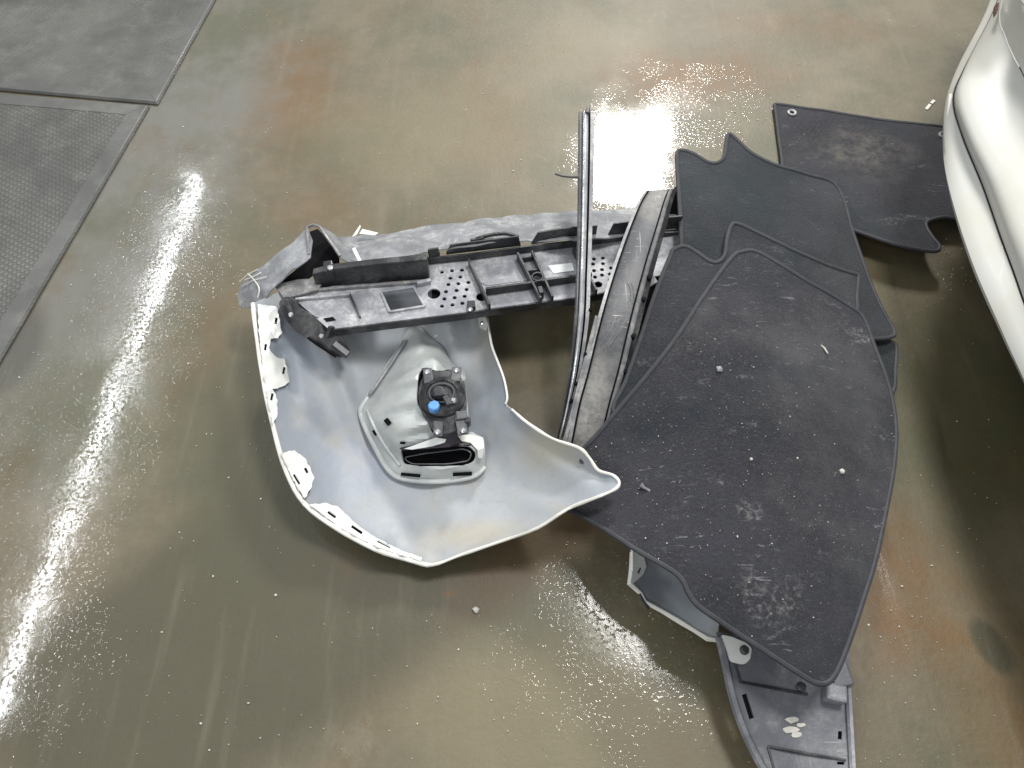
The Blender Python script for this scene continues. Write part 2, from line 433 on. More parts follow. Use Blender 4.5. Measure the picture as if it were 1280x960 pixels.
class Height:
    """Thin-plate surface through (px, py, z) points."""
    def __init__(s, ctrl, smooth=0.0):
        a = np.array(ctrl, float)
        s.p = a[:, :2] / 100; n = len(a)
        d = np.linalg.norm(s.p[:, None] - s.p[None], axis=2)
        K = s.phi(d) + np.eye(n) * smooth
        P = np.hstack([np.ones((n, 1)), s.p])
        A = np.vstack([np.hstack([K, P]), np.hstack([P.T, np.zeros((3, 3))])])
        s.w = np.linalg.lstsq(A, np.concatenate([a[:, 2], np.zeros(3)]), rcond=None)[0]
    @staticmethod
    def phi(d):
        return np.where(d > 1e-9, d * d * np.log(np.maximum(d, 1e-9)), 0)
    def __call__(s, x, y):
        x = np.atleast_1d(np.asarray(x, float)) / 100; y = np.atleast_1d(np.asarray(y, float)) / 100
        d = np.hypot(x[:, None] - s.p[None, :, 0], y[:, None] - s.p[None, :, 1])
        n = len(s.p)
        return s.phi(d) @ s.w[:n] + s.w[n] + s.w[n + 1] * x + s.w[n + 2] * y
    def pt(s, px, py, dz=0.0):
        return at(px, py, float(s(px, py)[0]) + dz)

def triangulate(outline, holes, step):
    outline = [tuple(p[:2]) for p in outline]
    holes = [[tuple(p[:2]) for p in h] for h in holes]
    A = np.array(outline)
    x0, y0 = A.min(0); x1, y1 = A.max(0)
    gx, gy = [], []
    row = 0; y = y0 + step / 2
    while y < y1:
        xs = np.arange(x0 + (step / 2 if row % 2 else 0), x1, step)
        gx.extend(xs); gy.extend([y] * len(xs)); y += step * .866; row += 1
    X, Y = np.array(gx), np.array(gy)
    keep = inside(outline, X, Y)
    for h in holes: keep &= ~inside(h, X, Y)
    X, Y = X[keep], Y[keep]
    allb = np.array(sum([resample(l, step * .5) for l in [outline] + holes], []))[:, :2]
    if len(X):
        d = np.min(np.hypot(X[:, None] - allb[None, :, 0], Y[:, None] - allb[None, :, 1]), axis=1)
        X, Y = X[d > step * .45], Y[d > step * .45]
    pts = []; edges = []
    for l in [outline] + holes:
        s = len(pts); pts += [Vector(p) for p in l]
        edges += [(s + i, s + (i + 1) % len(l)) for i in range(len(l))]
    pts += [Vector((a, b)) for a, b in zip(X, Y)]
    v, e, f, *_ = delaunay_2d_cdt(pts, edges, [], 0, 1e-5)
    V = np.array([tuple(p) for p in v]); F = np.array([list(t) for t in f])
    cx, cy = V[F].mean(1).T
    k = inside(outline, cx, cy)
    for h in holes: k &= ~inside(h, cx, cy)
    return V, F[k]

def solid(verts, faces, thick, straight=False):
    """Close an open sheet into a solid of the given thickness, grown below it. Returns verts, faces, 0/1/2 for top, underside and rim."""
    V = np.array([tuple(v) for v in verts]); F = [tuple(f) for f in faces]
    N = np.zeros_like(V)
    G = []
    for f in F:
        n = np.zeros(3)
        for i in range(len(f)):
            a, b = V[f[i]], V[f[(i + 1) % len(f)]]
            n += np.cross(a, b)
        if n[2] < 0: f = f[::-1]; n = -n
        G.append(f)
        for i in f: N[i] += n
    N /= np.maximum(np.linalg.norm(N, axis=1, keepdims=True), 1e-12)
    if straight: N[:] = (0, 0, 1)
    nv = len(V)
    W = np.vstack([V, V - N * thick])
    cnt = {}
    for f in G:
        for i in range(len(f)):
            cnt[(f[i], f[(i + 1) % len(f)])] = 1
    faces = list(G); kinds = [0] * len(G)
    for f in G: faces.append(tuple(i + nv for i in reversed(f))); kinds.append(1)
    for (a, b) in cnt:
        if (b, a) not in cnt: faces.append((b, a, a + nv, b + nv)); kinds.append(2)
    return [tuple(p) for p in W], faces, kinds

def sheet(name, outline, height, mat, parent=None, holes=(), step=8, thick=.003, smooth=True, rough=None, rim=None, under=None, bevel=0, straight=False):
    V, F = triangulate(outline, list(holes), step)
    Z = height(V[:, 0], V[:, 1]) if callable(height) else np.full(len(V), float(height))
    P = [at(x, y, z) for (x, y), z in zip(V, Z)]
    if rough: P = [rough(p) for p in P]
    vs, fs, k = solid(P, F, thick, straight)
    mats = [mat, under or mat, rim or mat]
    return link(name, vs, fs, mats, parent, fmat=k, smooth=smooth, bevel=bevel)

def plate(name, outline, z, mat, parent=None, holes=(), thick=.004, bevel=0, step=400, rim=None):
    return sheet(name, outline, z, mat, parent, holes, step, thick, False, rim=rim, bevel=bevel, straight=True)

def circle_px(px, py, r, z, n=14):
    """A true circle of radius r metres lying at height z, as photo points."""
    c = at(px, py, z); out = []
    for i in range(n):
        a = 2 * math.pi * i / n
        out.append(to_px(c + Vector((math.cos(a) * r, math.sin(a) * r, 0))))
    return out

def to_px(p):
    d = Vector(p) - Vector((0, 0, CAM_H))
    f = Vector((0, math.cos(PITCH), -math.sin(PITCH))); u = Vector((0, math.sin(PITCH), math.cos(PITCH)))
    k = d.dot(f)
    return (640 + FPX * d.x / k, 480 - FPX * d.dot(u) / k)

class MB:
    def __init__(s): s.v = []; s.f = []
    def add(s, v, f):
        o = len(s.v); s.v += [tuple(p) for p in v]; s.f += [tuple(i + o for i in q) for q in f]
        return s
    def bar(s, a, b, wd, h, wd2=None):
        """Box from a to b; a and b run along the middle of its top face."""
        a, b = Vector(a), Vector(b)
        d = (b - a).normalized(); q = Vector((-d.y, d.x, 0)).normalized(); up = d.cross(q); up = up if up.z > 0 else -up
        w2 = wd if wd2 is None else wd2
        v = []
        for p, ww in ((a, wd), (b, w2)):
            for sx in (-1, 1):
                for k in (0, 1): v.append(p + q * sx * ww / 2 - up * h * k)
        return s.add(v, [(0, 1, 3, 2), (4, 6, 7, 5), (0, 4, 5, 1), (2, 3, 7, 6), (0, 2, 6, 4), (1, 5, 7, 3)])
    def tube(s, pts, r, n=8, flat=1.0, cap=True):
        pts = [Vector(p) for p in pts]
        rs = r if isinstance(r, (list, tuple)) else [r] * len(pts)
        rings = []
        for i, p in enumerate(pts):
            d = (pts[min(i + 1, len(pts) - 1)] - pts[max(i - 1, 0)]).normalized()
            q = d.cross(Vector((0, 0, 1)))
            if q.length < 1e-3: q = Vector((1, 0, 0))
            q.normalize(); u = q.cross(d)
            rings.append([p + q * math.cos(2 * math.pi * k / n) * rs[i] + u * math.sin(2 * math.pi * k / n) * rs[i] * flat for k in range(n)])
        f = []
        for i in range(len(pts) - 1):
            for k in range(n): f.append((i * n + k, i * n + (k + 1) % n, (i + 1) * n + (k + 1) % n, (i + 1) * n + k))
        if cap: f += [tuple(range(n))[::-1], tuple(range((len(pts) - 1) * n, len(pts) * n))]
        return s.add(sum(rings, []), f)
    def ring(s, pts, r, n=6, flat=1.0):
        """Closed tube."""
        pts = [Vector(p) for p in pts]; m = len(pts); vs = []
        for i, p in enumerate(pts):
            d = (pts[(i + 1) % m] - pts[i - 1]).normalized()
            q = d.cross(Vector((0, 0, 1))).normalized(); u = q.cross(d)
            vs += [p + q * math.cos(2 * math.pi * k / n) * r + u * math.sin(2 * math.pi * k / n) * r * flat for k in range(n)]
        f = [(i * n + k, i * n + (k + 1) % n, ((i + 1) % m) * n + (k + 1) % n, ((i + 1) % m) * n + k) for i in range(m) for k in range(n)]
        return s.add(vs, f)
    def lathe(s, c, prof, n=20, axis=None, hexed=False):
        """prof = (radius, height) pairs turned about an axis through c."""
        c = Vector(c); ax = Vector(axis or (0, 0, 1)).normalized()
        q = ax.orthogonal().normalized(); u = ax.cross(q)
        vs = []
        for r, h in prof:
            vs += [c + ax * h + (q * math.cos(2 * math.pi * k / n) + u * math.sin(2 * math.pi * k / n)) * max(r, 1e-4) for k in range(n)]
        f = [(i * n + k, i * n + (k + 1) % n, (i + 1) * n + (k + 1) % n, (i + 1) * n + k) for i in range(len(prof) - 1) for k in range(n)]
        f += [tuple(range(n))[::-1], tuple(range((len(prof) - 1) * n, len(prof) * n))]
        return s.add(vs, f)
    def wall(s, base, z, hs, th):
        """Upright wall standing on the photo line base at height z with its own height at each point, th thick to the back."""
        vs = []
        for (x, y), h in zip(base, hs):
            p = at(x, y, z); b = p + Vector((0, th, 0))
            vs += [p, p + Vector((0, 0, h)), b + Vector((0, 0, h)), b]
        n = len(base); f = []
        for i in range(n - 1):
            for k in range(4): f.append((i * 4 + k, i * 4 + (k + 1) % 4, (i + 1) * 4 + (k + 1) % 4, (i + 1) * 4 + k))
        f += [(3, 2, 1, 0), tuple((n - 1) * 4 + k for k in range(4))]
        return s.add(vs, f)
    def build(s, name, mat, parent=None, smooth=False, bevel=0, **kw):
        return link(name, s.v, s.f, mat, parent, smooth=smooth, bevel=bevel, **kw)

def loft(name, stations, us, prof, mat, parent, thick=.004, smooth=True, per=5, dz=0.0):
    """stations: (left x, left y, right x, right y, z); us: positions across; prof(u) = height added."""
    S = catmull(stations, per, closed=False)
    P = []; n = len(us)
    for st in S:
        for u in us:
            P.append(at(st[0] + (st[2] - st[0]) * u, st[1] + (st[3] - st[1]) * u, st[4] + prof(u) + dz))
    F = [(i * n + j, i * n + j + 1, (i + 1) * n + j + 1, (i + 1) * n + j) for i in range(len(S) - 1) for j in range(n - 1)]
    vs, fs, k = solid(P, F, thick)
    return link(name, vs, fs, mat, parent, smooth=smooth)

# ------------------------------------------------------------------ setting
fl = link('floor', [(-7, -5, 0), (7, -5, 0), (7, 11, 0), (-7, 11, 0)], [(0, 1, 2, 3)], M['floor'], loc=(0, 0, 0))
fl['kind'] = 'structure'

# rubber mats, upper left
def rubber_mat(corners, label, m, z=.011, border=.045, inset=True):
    W = [at(x, y, z) for x, y in corners]
    cen = sum(W, Vector()) / 4
    t = thing('rubber_floor_mat', label, 'rubber mat', (cen.x, cen.y, 0), 'ribbed rubber mats on the workshop floor')
    def off(d):      # inset quad
        out = []
        for i in range(4):
            p, a, b = W[i], (W[i - 1] - W[i]).normalized(), (W[(i + 1) % 4] - W[i]).normalized()
            s = abs(a.cross(b).z)
            out.append(p + (a + b) * d / s)
        return out
    ins = off(border)
    top = [p + Vector((0, 0, -.0015)) for p in ins]
    vs, fs, k = solid(top, [(0, 1, 2, 3)], .007, True)
    link('tread', vs, fs, m, t)
    for i in range(4):
        j = (i + 1) % 4
        slope = [Vector((p.x, p.y, z)) for p in off(.005)]
        q = [W[i] + Vector((0, 0, -.006)), W[j] + Vector((0, 0, -.006)), slope[j], slope[i], ins[j], ins[i]]
        vs, fs, k = solid(q, [(0, 1, 2, 3), (3, 2, 4, 5)], .0045, True)
        link('edge_strip', vs, fs, M['rubberedge'], t, bevel=.0012)
    return t
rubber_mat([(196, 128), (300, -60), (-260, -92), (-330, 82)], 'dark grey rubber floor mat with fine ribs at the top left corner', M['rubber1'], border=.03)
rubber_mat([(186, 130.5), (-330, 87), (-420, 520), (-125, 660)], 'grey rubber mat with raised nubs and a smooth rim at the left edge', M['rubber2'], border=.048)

# ------------------------------------------------------------------ the white bumper
bc = at(540, 560, 0)
bump_t = thing('bumper', 'torn off white bumper lying face down with its grey inside and fog lamp showing', 'car bumper', (bc.x, bc.y, 0))

RIM = [(316, 379), (322, 430), (331, 485), (343, 540), (358, 590), (381, 630), (420, 660), (468, 686), (515, 701), (541, 706),
       (575, 694), (625, 677), (672, 660), (710, 636), (745, 622), (768, 612), (774, 603), (766, 594), (748, 588), (737, 573), (724, 560), (690, 548), (660, 529), (640, 512),
       (632, 505), (634, 496), (630, 474), (622, 452), (614, 430), (609, 398)]
OUT = [np.array(p, float) for p in catmull(RIM, 4, closed=False)] + [np.array(p, float) for p in ((590, 378), (540, 364), (470, 352), (400, 350), (350, 364))]
Hs = Height([(316, 379, .175), (331, 485, .140), (343, 540, .120), (358, 590, .102), (381, 630, .085), (468, 686, .060), (541, 706, .045),
             (575, 694, .058), (625, 677, .085), (672, 660, .12), (745, 622, .185), (774, 603, .20), (737, 573, .185), (690, 548, .155), (634, 505, .105), (630, 474, .105), (616, 435, .105), (609, 398, .105),
             (540, 390, .10), (470, 392, .10), (400, 388, .13), (350, 376, .17),
             (362, 470, .10), (375, 540, .082), (398, 600, .062), (430, 640, .044), (500, 680, .034), (345, 420, .14),
             (440, 470, .055), (430, 560, .03), (480, 625, .024), (560, 650, .028), (620, 620, .04), (600, 470, .055), (585, 430, .06), (650, 560, .075), (700, 600, .12), (640, 650, .07), (560, 540, .04), (420, 430, .085), (500, 420, .07), (610, 520, .07)], .002)
class Folded:
    """A surface with creases: (x0, y0, x1, y1, width, height), each growing towards its second end."""
    def __init__(s, base, creases): s.base, s.cr = base, creases
    def __call__(s, x, y):
        x, y = np.atleast_1d(np.asarray(x, float)), np.atleast_1d(np.asarray(y, float))
        z = s.base(x, y); out = np.zeros_like(z)
        for (x0, y0, x1, y1, wd, am) in s.cr:
            dx, dy = x1 - x0, y1 - y0; L = math.hypot(dx, dy)
            t = np.clip(((x - x0) * dx + (y - y0) * dy) / L ** 2, 0, 1)
            d = np.hypot(x - x0 - t * dx, y - y0 - t * dy)
            out += am * 1.25 * np.exp(-(d / wd) ** 2) * np.clip(.3 + t, 0, 1)
        return z + out
    def pt(s, px, py, dz=0.0): return at(px, py, float(s(px, py)[0]) + dz)
Hs = Folded(Hs, ((612, 500, 592, 400, 13, -.016), (642, 530, 750, 597, 10, -.012), (640, 655, 548, 697, 8, -.007), (450, 545, 405, 425, 13, .013), (620, 640, 560, 690, 9, .004), (372, 520, 352, 440, 9, -.012), (640, 620, 700, 640, 12, .006), (575, 470, 560, 405, 9, .010)))
sheet('shell', OUT, Hs, M['shell'], bump_t, step=6, thick=.0035, rim=M['white'], under=M['white'])
# white painted rim all the way round the shell
edge = [Hs.pt(x, y, .001) for x, y in catmull(RIM[:24], 4, closed=False)]
rr = [.0042 + .0016 * math.sin(i * 1.3) * math.sin(i * .37) for i in range(len(edge))]
MB().tube(edge, [(.0046 if i < 36 else .0030) + .0012 * noise.noise(Vector((i * .4, 0, 0))) for i in range(len(edge))], 8).build('painted_rim', M['white'], bump_t, smooth=True)
edge2 = [Hs.pt(x, y, .001) for x, y in catmull(RIM[24:], 4, closed=False)]
MB().tube(edge2, .0022, 8).build('painted_rim', M['flange'], bump_t, smooth=True)

def ragged(o, a=1.3):
    return [p[:2] + np.array((a * noise.noise(Vector((p[0] * .23, p[1] * .23, 1))), a * noise.noise(Vector((p[0] * .23, p[1] * .23, 9))))) for p in resample(o, 3.5)]
def flange(outline, slots, dz=.010):
    outline = ragged(outline, 1.5)
    o = sheet('mounting_flange', outline, lambda x, y: Hs(x, y) + dz + .003 * np.sin(x * .31) * np.sin(y * .27), M['flange'], bump_t, holes=slots, step=7, thick=.003, rim=M['white'])
    for s in slots:
        c = np.mean(np.array(s), axis=0)
        big = [c + (np.array(p) - c) * 1.25 for p in s]
        sheet('slot_backing', big, lambda x, y: Hs(x, y) + dz - .007, M['void'], o, step=30, thick=.001)
    return o
def slot(x, y, a, b, ang):
    ca, sa = math.cos(ang), math.sin(ang)
    return [(x + u * ca - v * sa, y + u * sa + v * ca) for u, v in ((-a, -b), (a, -b), (a, b), (-a, b))]
flange([(322, 380), (346, 383), (350, 400), (352, 416), (347, 423), (338, 424), (337, 438), (344, 446), (356, 449), (359, 465), (362, 477), (350, 485), (341, 486), (347, 500), (346, 520), (341, 530), (336, 506), (329, 460), (324, 420)],
       [slot(345, 401, 1.6, 4, .2), slot(332, 434, 1.5, 4, .15), slot(355, 463, 1.6, 4.5, .2), slot(340, 496, 1.6, 4.5, .2)])
flange([(352, 566), (368, 563), (382, 573), (393, 597), (386, 614), (382, 622), (374, 612), (362, 590)], [slot(383, 588, 1.8, 3.5, -.5), slot(371, 599, 1.6, 7, -.55)], .012)
flange([(387, 630), (408, 629), (424, 634), (445, 655), (470, 672), (500, 687), (528, 697), (526, 701), (500, 693), (465, 681), (425, 659)],
       [slot(415, 643, 6, 2, .62), slot(446, 662, 8, 1.8, .6), slot(480, 680, 9, 1.6, .45)], .010)
# corner tab by the wheel opening and its rivet
sheet('corner_tab', [(597, 396), (606, 395), (609, 404), (606, 413), (600, 410)], lambda x, y: Hs(x, y) + .012, M['flange'], bump_t, step=6)
p = Hs.pt(603, 404, .013)
MB().lathe(p, [(.005, 0), (.005, .002), (.0025, .004)], 12).build('rivet', M['screw'], bump_t, smooth=True)
p = Hs.pt(727, 577, .001)
MB().lathe(p, [(.005, 0), (.005, .002), (.002, .003)], 12).build('rivet', M['twig'], bump_t, smooth=True)

# moulded recess that carries the fog lamp
BOSS = [(452, 521), (450, 510), (458, 494), (480, 462), (502, 425), (512, 408), (526, 408), (540, 424), (553, 432), (560, 446), (566, 456), (582, 464), (584, 500), (589, 541), (605, 546), (607, 580), (600, 592), (560, 600), (505, 601), (488, 592), (472, 568)]
Hb = Height([(x, y, float(Hs(x, y)[0]) + .006) for x, y in BOSS] + [(525, 470, .125), (545, 455, .12), (578, 470, .115), (583, 520, .115), (522, 500, .128), (532, 530, .118), (500, 480, .10), (480, 510, .085), (485, 545, .075), (505, 560, .075), (520, 440, .095), (590, 560, .085), (600, 560, .08), (540, 557, .09), (500, 520, .108), (515, 545, .098), (548, 583, .07)], .002)
lamp_hole = [(527, 460), (548, 464), (566, 462), (580, 476), (583, 510), (586, 540), (560, 556), (548, 548), (540, 540), (535, 528), (522, 505), (521, 485)]
duct = rounded([(500, 562), (540, 559), (586, 556), (596, 566), (594, 577), (584, 582), (520, 583), (504, 580)], 5)
Hb0 = Hb
Hb = Folded(Hb0, ((478, 486, 524, 470, 7, .011), (482, 520, 524, 512, 8, -.011), (500, 540, 534, 530, 6, .010), (505, 455, 530, 462, 6, -.008), (490, 555, 535, 548, 4, .006), (470, 540, 500, 575, 6, -.006), (525, 430, 550, 455, 6, .008)))
boss = sheet('fog_lamp_recess', rounded(BOSS, 8), Hb, M['boss'], bump_t, holes=[catmull(lamp_hole, 3), duct], step=4, thick=.003)
# rolled rim along the lower side of the recess
rimline = [(505, 428), (480, 465), (460, 496), (451, 512), (454, 528), (470, 562), (486, 588), (505, 599), (548, 602), (590, 596), (606, 584)]
MB().tube([Hb.pt(x, y, .003) for x, y in catmull(rimline, 5, closed=False)], .0052, 8, .8).build('rolled_edge', M['boss'], boss, smooth=True)
MB().tube([Hb.pt(x, y, .012) for x, y in catmull([(506, 426), (490, 452), (474, 476), (462, 493)], 4, closed=False)], .0042, 8, 1).build('stiffening_rib', M['crumple'], boss, smooth=True)
inner = [(500, 582), (480, 555), (466, 530), (459, 512)]
MB().tube([Hb.pt(x, y, .002) for x, y in catmull(inner, 5, closed=False)], .003, 8, .8).build('rolled_edge', M['boss'], boss, smooth=True)
for (x, y, a, b, an) in ((513, 594, 12, 1.8, .1), (578, 593, 12, 1.8, -.06), (468, 541, 3.5, 1.6, 1.0), (484, 527, 4, 3, .9), (503, 554, 3, 1.3, .1)):
    sheet('clip_slot', slot(x, y, a, b, an), lambda X, Y: Hb(X, Y) + .0065 if True else 0, M['void'], boss, step=20, thick=.002)
for (x, y) in ((545, 420), (560, 438)):
    MB().lathe(Hb.pt(x, y, .002), [(.005, 0), (.005, .004), (.003, .006)], 10).build('lug', M['flange'], boss, smooth=True)
# duct walls and dark floor behind the slot
def well(name, loop, hf, depth, mat, parent, inset=.9, floor=True):
    top = [hf.pt(x, y, -.001) for x, y in loop]
    c = sum(top, Vector()) / len(top)
    bot = [c + (p - c) * inset + Vector((0, 0, -depth)) for p in top]
    n = len(top)
    f = [(i, (i + 1) % n, n + (i + 1) % n, n + i) for i in range(n)]
    if floor: f.append(tuple(range(n, 2 * n)))
    return link(name, [tuple(v) for v in top + bot], f, mat, parent)
well('air_duct', duct, Hb, .032, M['void'], boss)
well('lamp_well', catmull(lamp_hole, 3), Hb, .045, M['void'], boss, .92)
ducttop = [Hb.pt(x, y, -.004) for x, y in rounded([(504, 572), (530, 567), (580, 561), (590, 566), (586, 576), (560, 580), (514, 580)], 6)]
MB().ring(ducttop, .0013, 6).build('bezel_lip', M['bracket'], boss, smooth=True)
sheet('duct_panel', [(550, 536), (571, 534), (574, 543), (584, 548), (588, 556), (560, 559), (502, 563), (499, 560), (530, 554), (548, 550)], lambda X, Y: Hb0(X, Y) + .006, M['duct'], boss, step=8, thick=.003)
sheet('torn_lip', [(533, 551), (545, 547), (558, 549), (556, 553), (540, 558), (515, 562), (505, 561)], lambda X, Y: Hb0(X, Y) + .011, M['flange'], boss, step=6, thick=.002)
sheet('torn_lip', [(573, 544), (588, 543), (604, 547), (605, 560), (603, 573), (598, 572), (597, 562), (588, 553), (578, 551)], lambda X, Y: Hb0(X, Y) + .010, M['flange'], boss, step=6, thick=.002)

# fog lamp seen from behind, fixed to the recess
fog = sheet('fog_lamp', catmull([(528, 472), (540, 464), (556, 463), (570, 466), (580, 480), (583, 505), (579, 528), (566, 540), (550, 541), (536, 530), (526, 512), (523, 490)], 3), .132, M['traylip'], bump_t, step=40, thick=.012, smooth=False, bevel=.003, straight=True)
ctr = at(553, 497, .132)
MB().lathe(ctr, [(.046, -.004), (.045, .006), (.038, .013), (.030, .017), (.029, .014), (.018, .014)], 28).build('reflector_back', M['black'], fog, smooth=True)
MB().ring([ctr + Vector((math.cos(a) * .024, math.sin(a) * .021, .0175)) for a in np.linspace(0, 2 * math.pi, 24, endpoint=False)], .0022, 6).build('retaining_ring', M['bracket'], fog, smooth=True)
s = MB(); s.lathe(at(549, 494, .146), [(.014, 0), (.014, .014), (.010, .018)], 16)
s.bar(at(543, 491, .166), at(560, 489, .166), .014, .02); s.build('bulb_socket', M['traylip'], fog, bevel=.0015)
MB().bar(at(556, 494, .172), at(562, 505, .172), .010, .014).build('connector', M['black'], fog, bevel=.0015)
MB().lathe(at(543, 511, .148), [(.0115, 0), (.0115, .012), (.0095, .015)], 8).build('blue_cap', M['blue'], fog, bevel=.001)
MB().lathe(at(567, 502, .150), [(.0062, 0), (.0062, .005), (.004, .008)], 12).build('adjuster_screw', M['screw'], fog, smooth=True)
for (x, y, x2, y2, wd) in ((536, 478, 534, 460, .022), (569, 476, 571, 458, .022), (548, 526, 547, 545, .021), (575, 520, 579, 543, .024)):
    br = MB(); br.bar(at(x, y, .145), at(x2, y2, .139), wd * .85, .006); b = br.build('bracket', M['bracket'], fog, bevel=.0018)
    q = to_px(at(x2, y2, .139)); sx, sy = x2, y2 + (5 if y2 < 500 else -5)
    MB().lathe(at(sx, sy, .141), [(.0058, 0), (.0058, .0025), (.003, .0045)], 12).build('screw', M['screw'], b, smooth=True)
MB().bar(at(570, 519, .150), at(584, 517, .150), .018, .02).build('harness_block', M['bracket'], fog, bevel=.002)
MB().bar(at(581, 524, .147), at(588, 524, .147), .012, .02).build('latch', M['black'], fog, bevel=.002)

# dark tray bolted across the top of the bumper
ZT = .170
tray_out = [(368, 374), (398, 363), (467, 355), (537, 351), (535, 329), (645, 315), (720, 306), (790, 298), (850, 291), (850, 338), (800, 350), (757, 366), (720, 373), (680, 378), (612, 387), (588, 391), (500, 402), (413, 413)]
holes = [[(476, 365), (517, 359), (529, 381), (487, 388)]]
for (x, y) in ((130, 400), (180, 393), (230, 390), (172, 430), (222, 424), (162, 462), (212, 458), (262, 452), (150, 498), (203, 492), (253, 487), (142, 534), (193, 528), (243, 521), (130, 570), (182, 564), (232, 556)):
    holes.append(circle_px(520 + x / 4, 240 + y / 4, .0046, ZT, 8))
holes.append(circle_px(542.5, 367, .0135, ZT, 16)); holes.append(circle_px(602, 371, .0115, ZT, 14))
for (x, y) in ((890, 335), (935, 330), (885, 360), (935, 358), (975, 380), (890, 393), (930, 388), (930, 415), (970, 410), (970, 440), (895, 425)):
    holes.append(circle_px(520 + x / 4, 240 + y / 4, .0046, ZT, 8))
holes.append(circle_px(748, 355.5, .0085, ZT, 12))
tray = plate('cross_tray', tray_out, ZT, M['tray'], bump_t, holes=holes, thick=.004)
plate('box_floor', [(539, 354), (539, 336), (645, 321), (720, 312), (845, 296), (845, 334), (800, 345), (757, 361), (612, 381), (541, 390)], ZT - .016, M['void'], tray, thick=.003)  # near-black plate added so the tray holes read as shaded
def rib(name, a, b, z=.192, wd=.005, h=None, m='traylip'):
    return MB().bar(at(*a, z), at(*b, z), wd, (z - ZT) if h is None else h).build(name, M[m], tray, bevel=.001)
rib('rib', (586, 323), (612, 380)); rib('rib', (647, 315), (665, 351)); rib('rib', (665, 351), (676, 372))
rib('rib', (665, 313), (681, 348)); rib('rib', (681, 348), (691, 370)); rib('rib', (717, 307), (746, 362))
rib('cross_rib', (607, 360), (666, 352), .192, .0055); rib('cross_rib', (666, 352), (682, 349)); rib('cross_rib', (682, 349), (740, 341), .192, .0055)
rib('cross_rib', (369, 373), (437, 367), .178, .006, m='tray'); rib('cross_rib', (437, 367), (450, 396), .176, .004)
rib('cross_rib', (647, 322), (665, 320), .185, .004); rib('cross_rib', (657, 338), (673, 336), .185, .004)
# frame round the rectangular opening
for a, b in (((476, 364), (517, 358)), ((517, 358), (531, 382)), ((531, 382), (487, 389)), ((487, 389), (476, 364))): rib('opening_frame', a, b, .175, .005, .007, 'tray')
# front lip hanging down
lipl = [(413, 413), (500, 402), (588, 391), (612, 387), (680, 378), (720, 373), (757, 366), (800, 350)]
v = []
for x, y in lipl:
    p = at(x, y, ZT + .001); v += [p, p + Vector((0, .004, 0)), p + Vector((0, .004, -.022)), p + Vector((0, 0, -.022))]
f = [(i * 4 + k, i * 4 + (k + 1) % 4, (i + 1) * 4 + (k + 1) % 4, (i + 1) * 4 + k) for i in range(len(lipl) - 1) for k in range(4)] + [(3, 2, 1, 0), tuple((len(lipl) - 1) * 4 + k for k in range(4))]
link('front_lip', v, f, M['traylip'], tray, bevel=.0012)
# back wall and flaps
MB().wall([(535, 331), (586, 326), (645, 318), (720, 309), (790, 300), (850, 294)], ZT, [.020] * 6, .004).build('back_wall', M['traylip'], tray, bevel=.001)
def flap(base, hs): MB().wall(base, ZT + .018, hs, .004).build('flap', M['black'], tray, bevel=.0015)
flap([(536, 323), (549, 321), (550, 319.6)], [.026, .026, .006])
flap([(558, 319), (564, 318), (606, 313), (648, 308), (651, 308)], [.006, .028, .03, .03, .002])
flap([(664, 306), (672, 305), (700, 301), (721, 299), (745, 297)], [.004, .034, .036, .036, .036])
flap([(760, 295), (765, 294), (800, 290), (850, 285)], [.004, .034, .036, .036])
MB().wall([(396, 361), (417, 358), (470, 354), (537, 349)], ZT, [.045, .052, .058, .062], .016).build('end_box', M['black'], tray, bevel=.002)
MB().bar(at(397, 361, .178), at(537, 350, .178), .006, .008).build('ledge', M['rail'], tray, bevel=.001)
MB().bar(at(521, 353, .182), at(538, 349, .182), .008, .012).build('ledge', M['tray'], tray, bevel=.001)
plate('end_gusset', [(342, 356), (372, 349), (407, 347), (397, 362), (356, 373)], .182, M['rail'], tray, thick=.006, bevel=.001)
plate('label_sticker', [(685, 332), (715, 328.5), (718, 338), (692, 341.5)], .1715, M['sticker'], tray, thick=.0008)
plate('dust_patch', [(578 + 20, 352), (640, 346), (642, 333), (654, 346), (660, 350), (609, 357)], .1712, M['residue'] if False else M['crumple'], tray, thick=.0008)
# clips
c = MB(); c.bar(at(584, 380, .182), at(594, 379, .182), .018, .02); c.build('clip', M['black'], tray, bevel=.002)
MB().lathe(at(588, 387, .176), [(.0055, 0), (.0055, .003), (.003, .005)], 10).build('clip_pin', M['screw'], tray, smooth=True)
c = MB(); c.bar(at(673, 362, .196), at(679, 361, .196), .018, .022); c.lathe(at(672, 346, .192), [(.013, -.01), (.013, .002), (.009, .002), (.009, -.008)], 16); c.build('clip', M['black'], tray, bevel=.0015)
c = MB(); c.bar(at(404, 333, .222), at(416, 331, .222), .03, .03); c.build('clip', M['black'], tray, bevel=.003)
MB().lathe(at(413, 335, .226), [(.006, 0), (.006, .003), (.003, .005)], 10).build('clip_pin', M['screw'], tray, smooth=True)
plate('hole_shadow', [(404, 398), (416, 396), (420, 400), (408, 402)], .1715, M['void'], tray, thick=.0008)
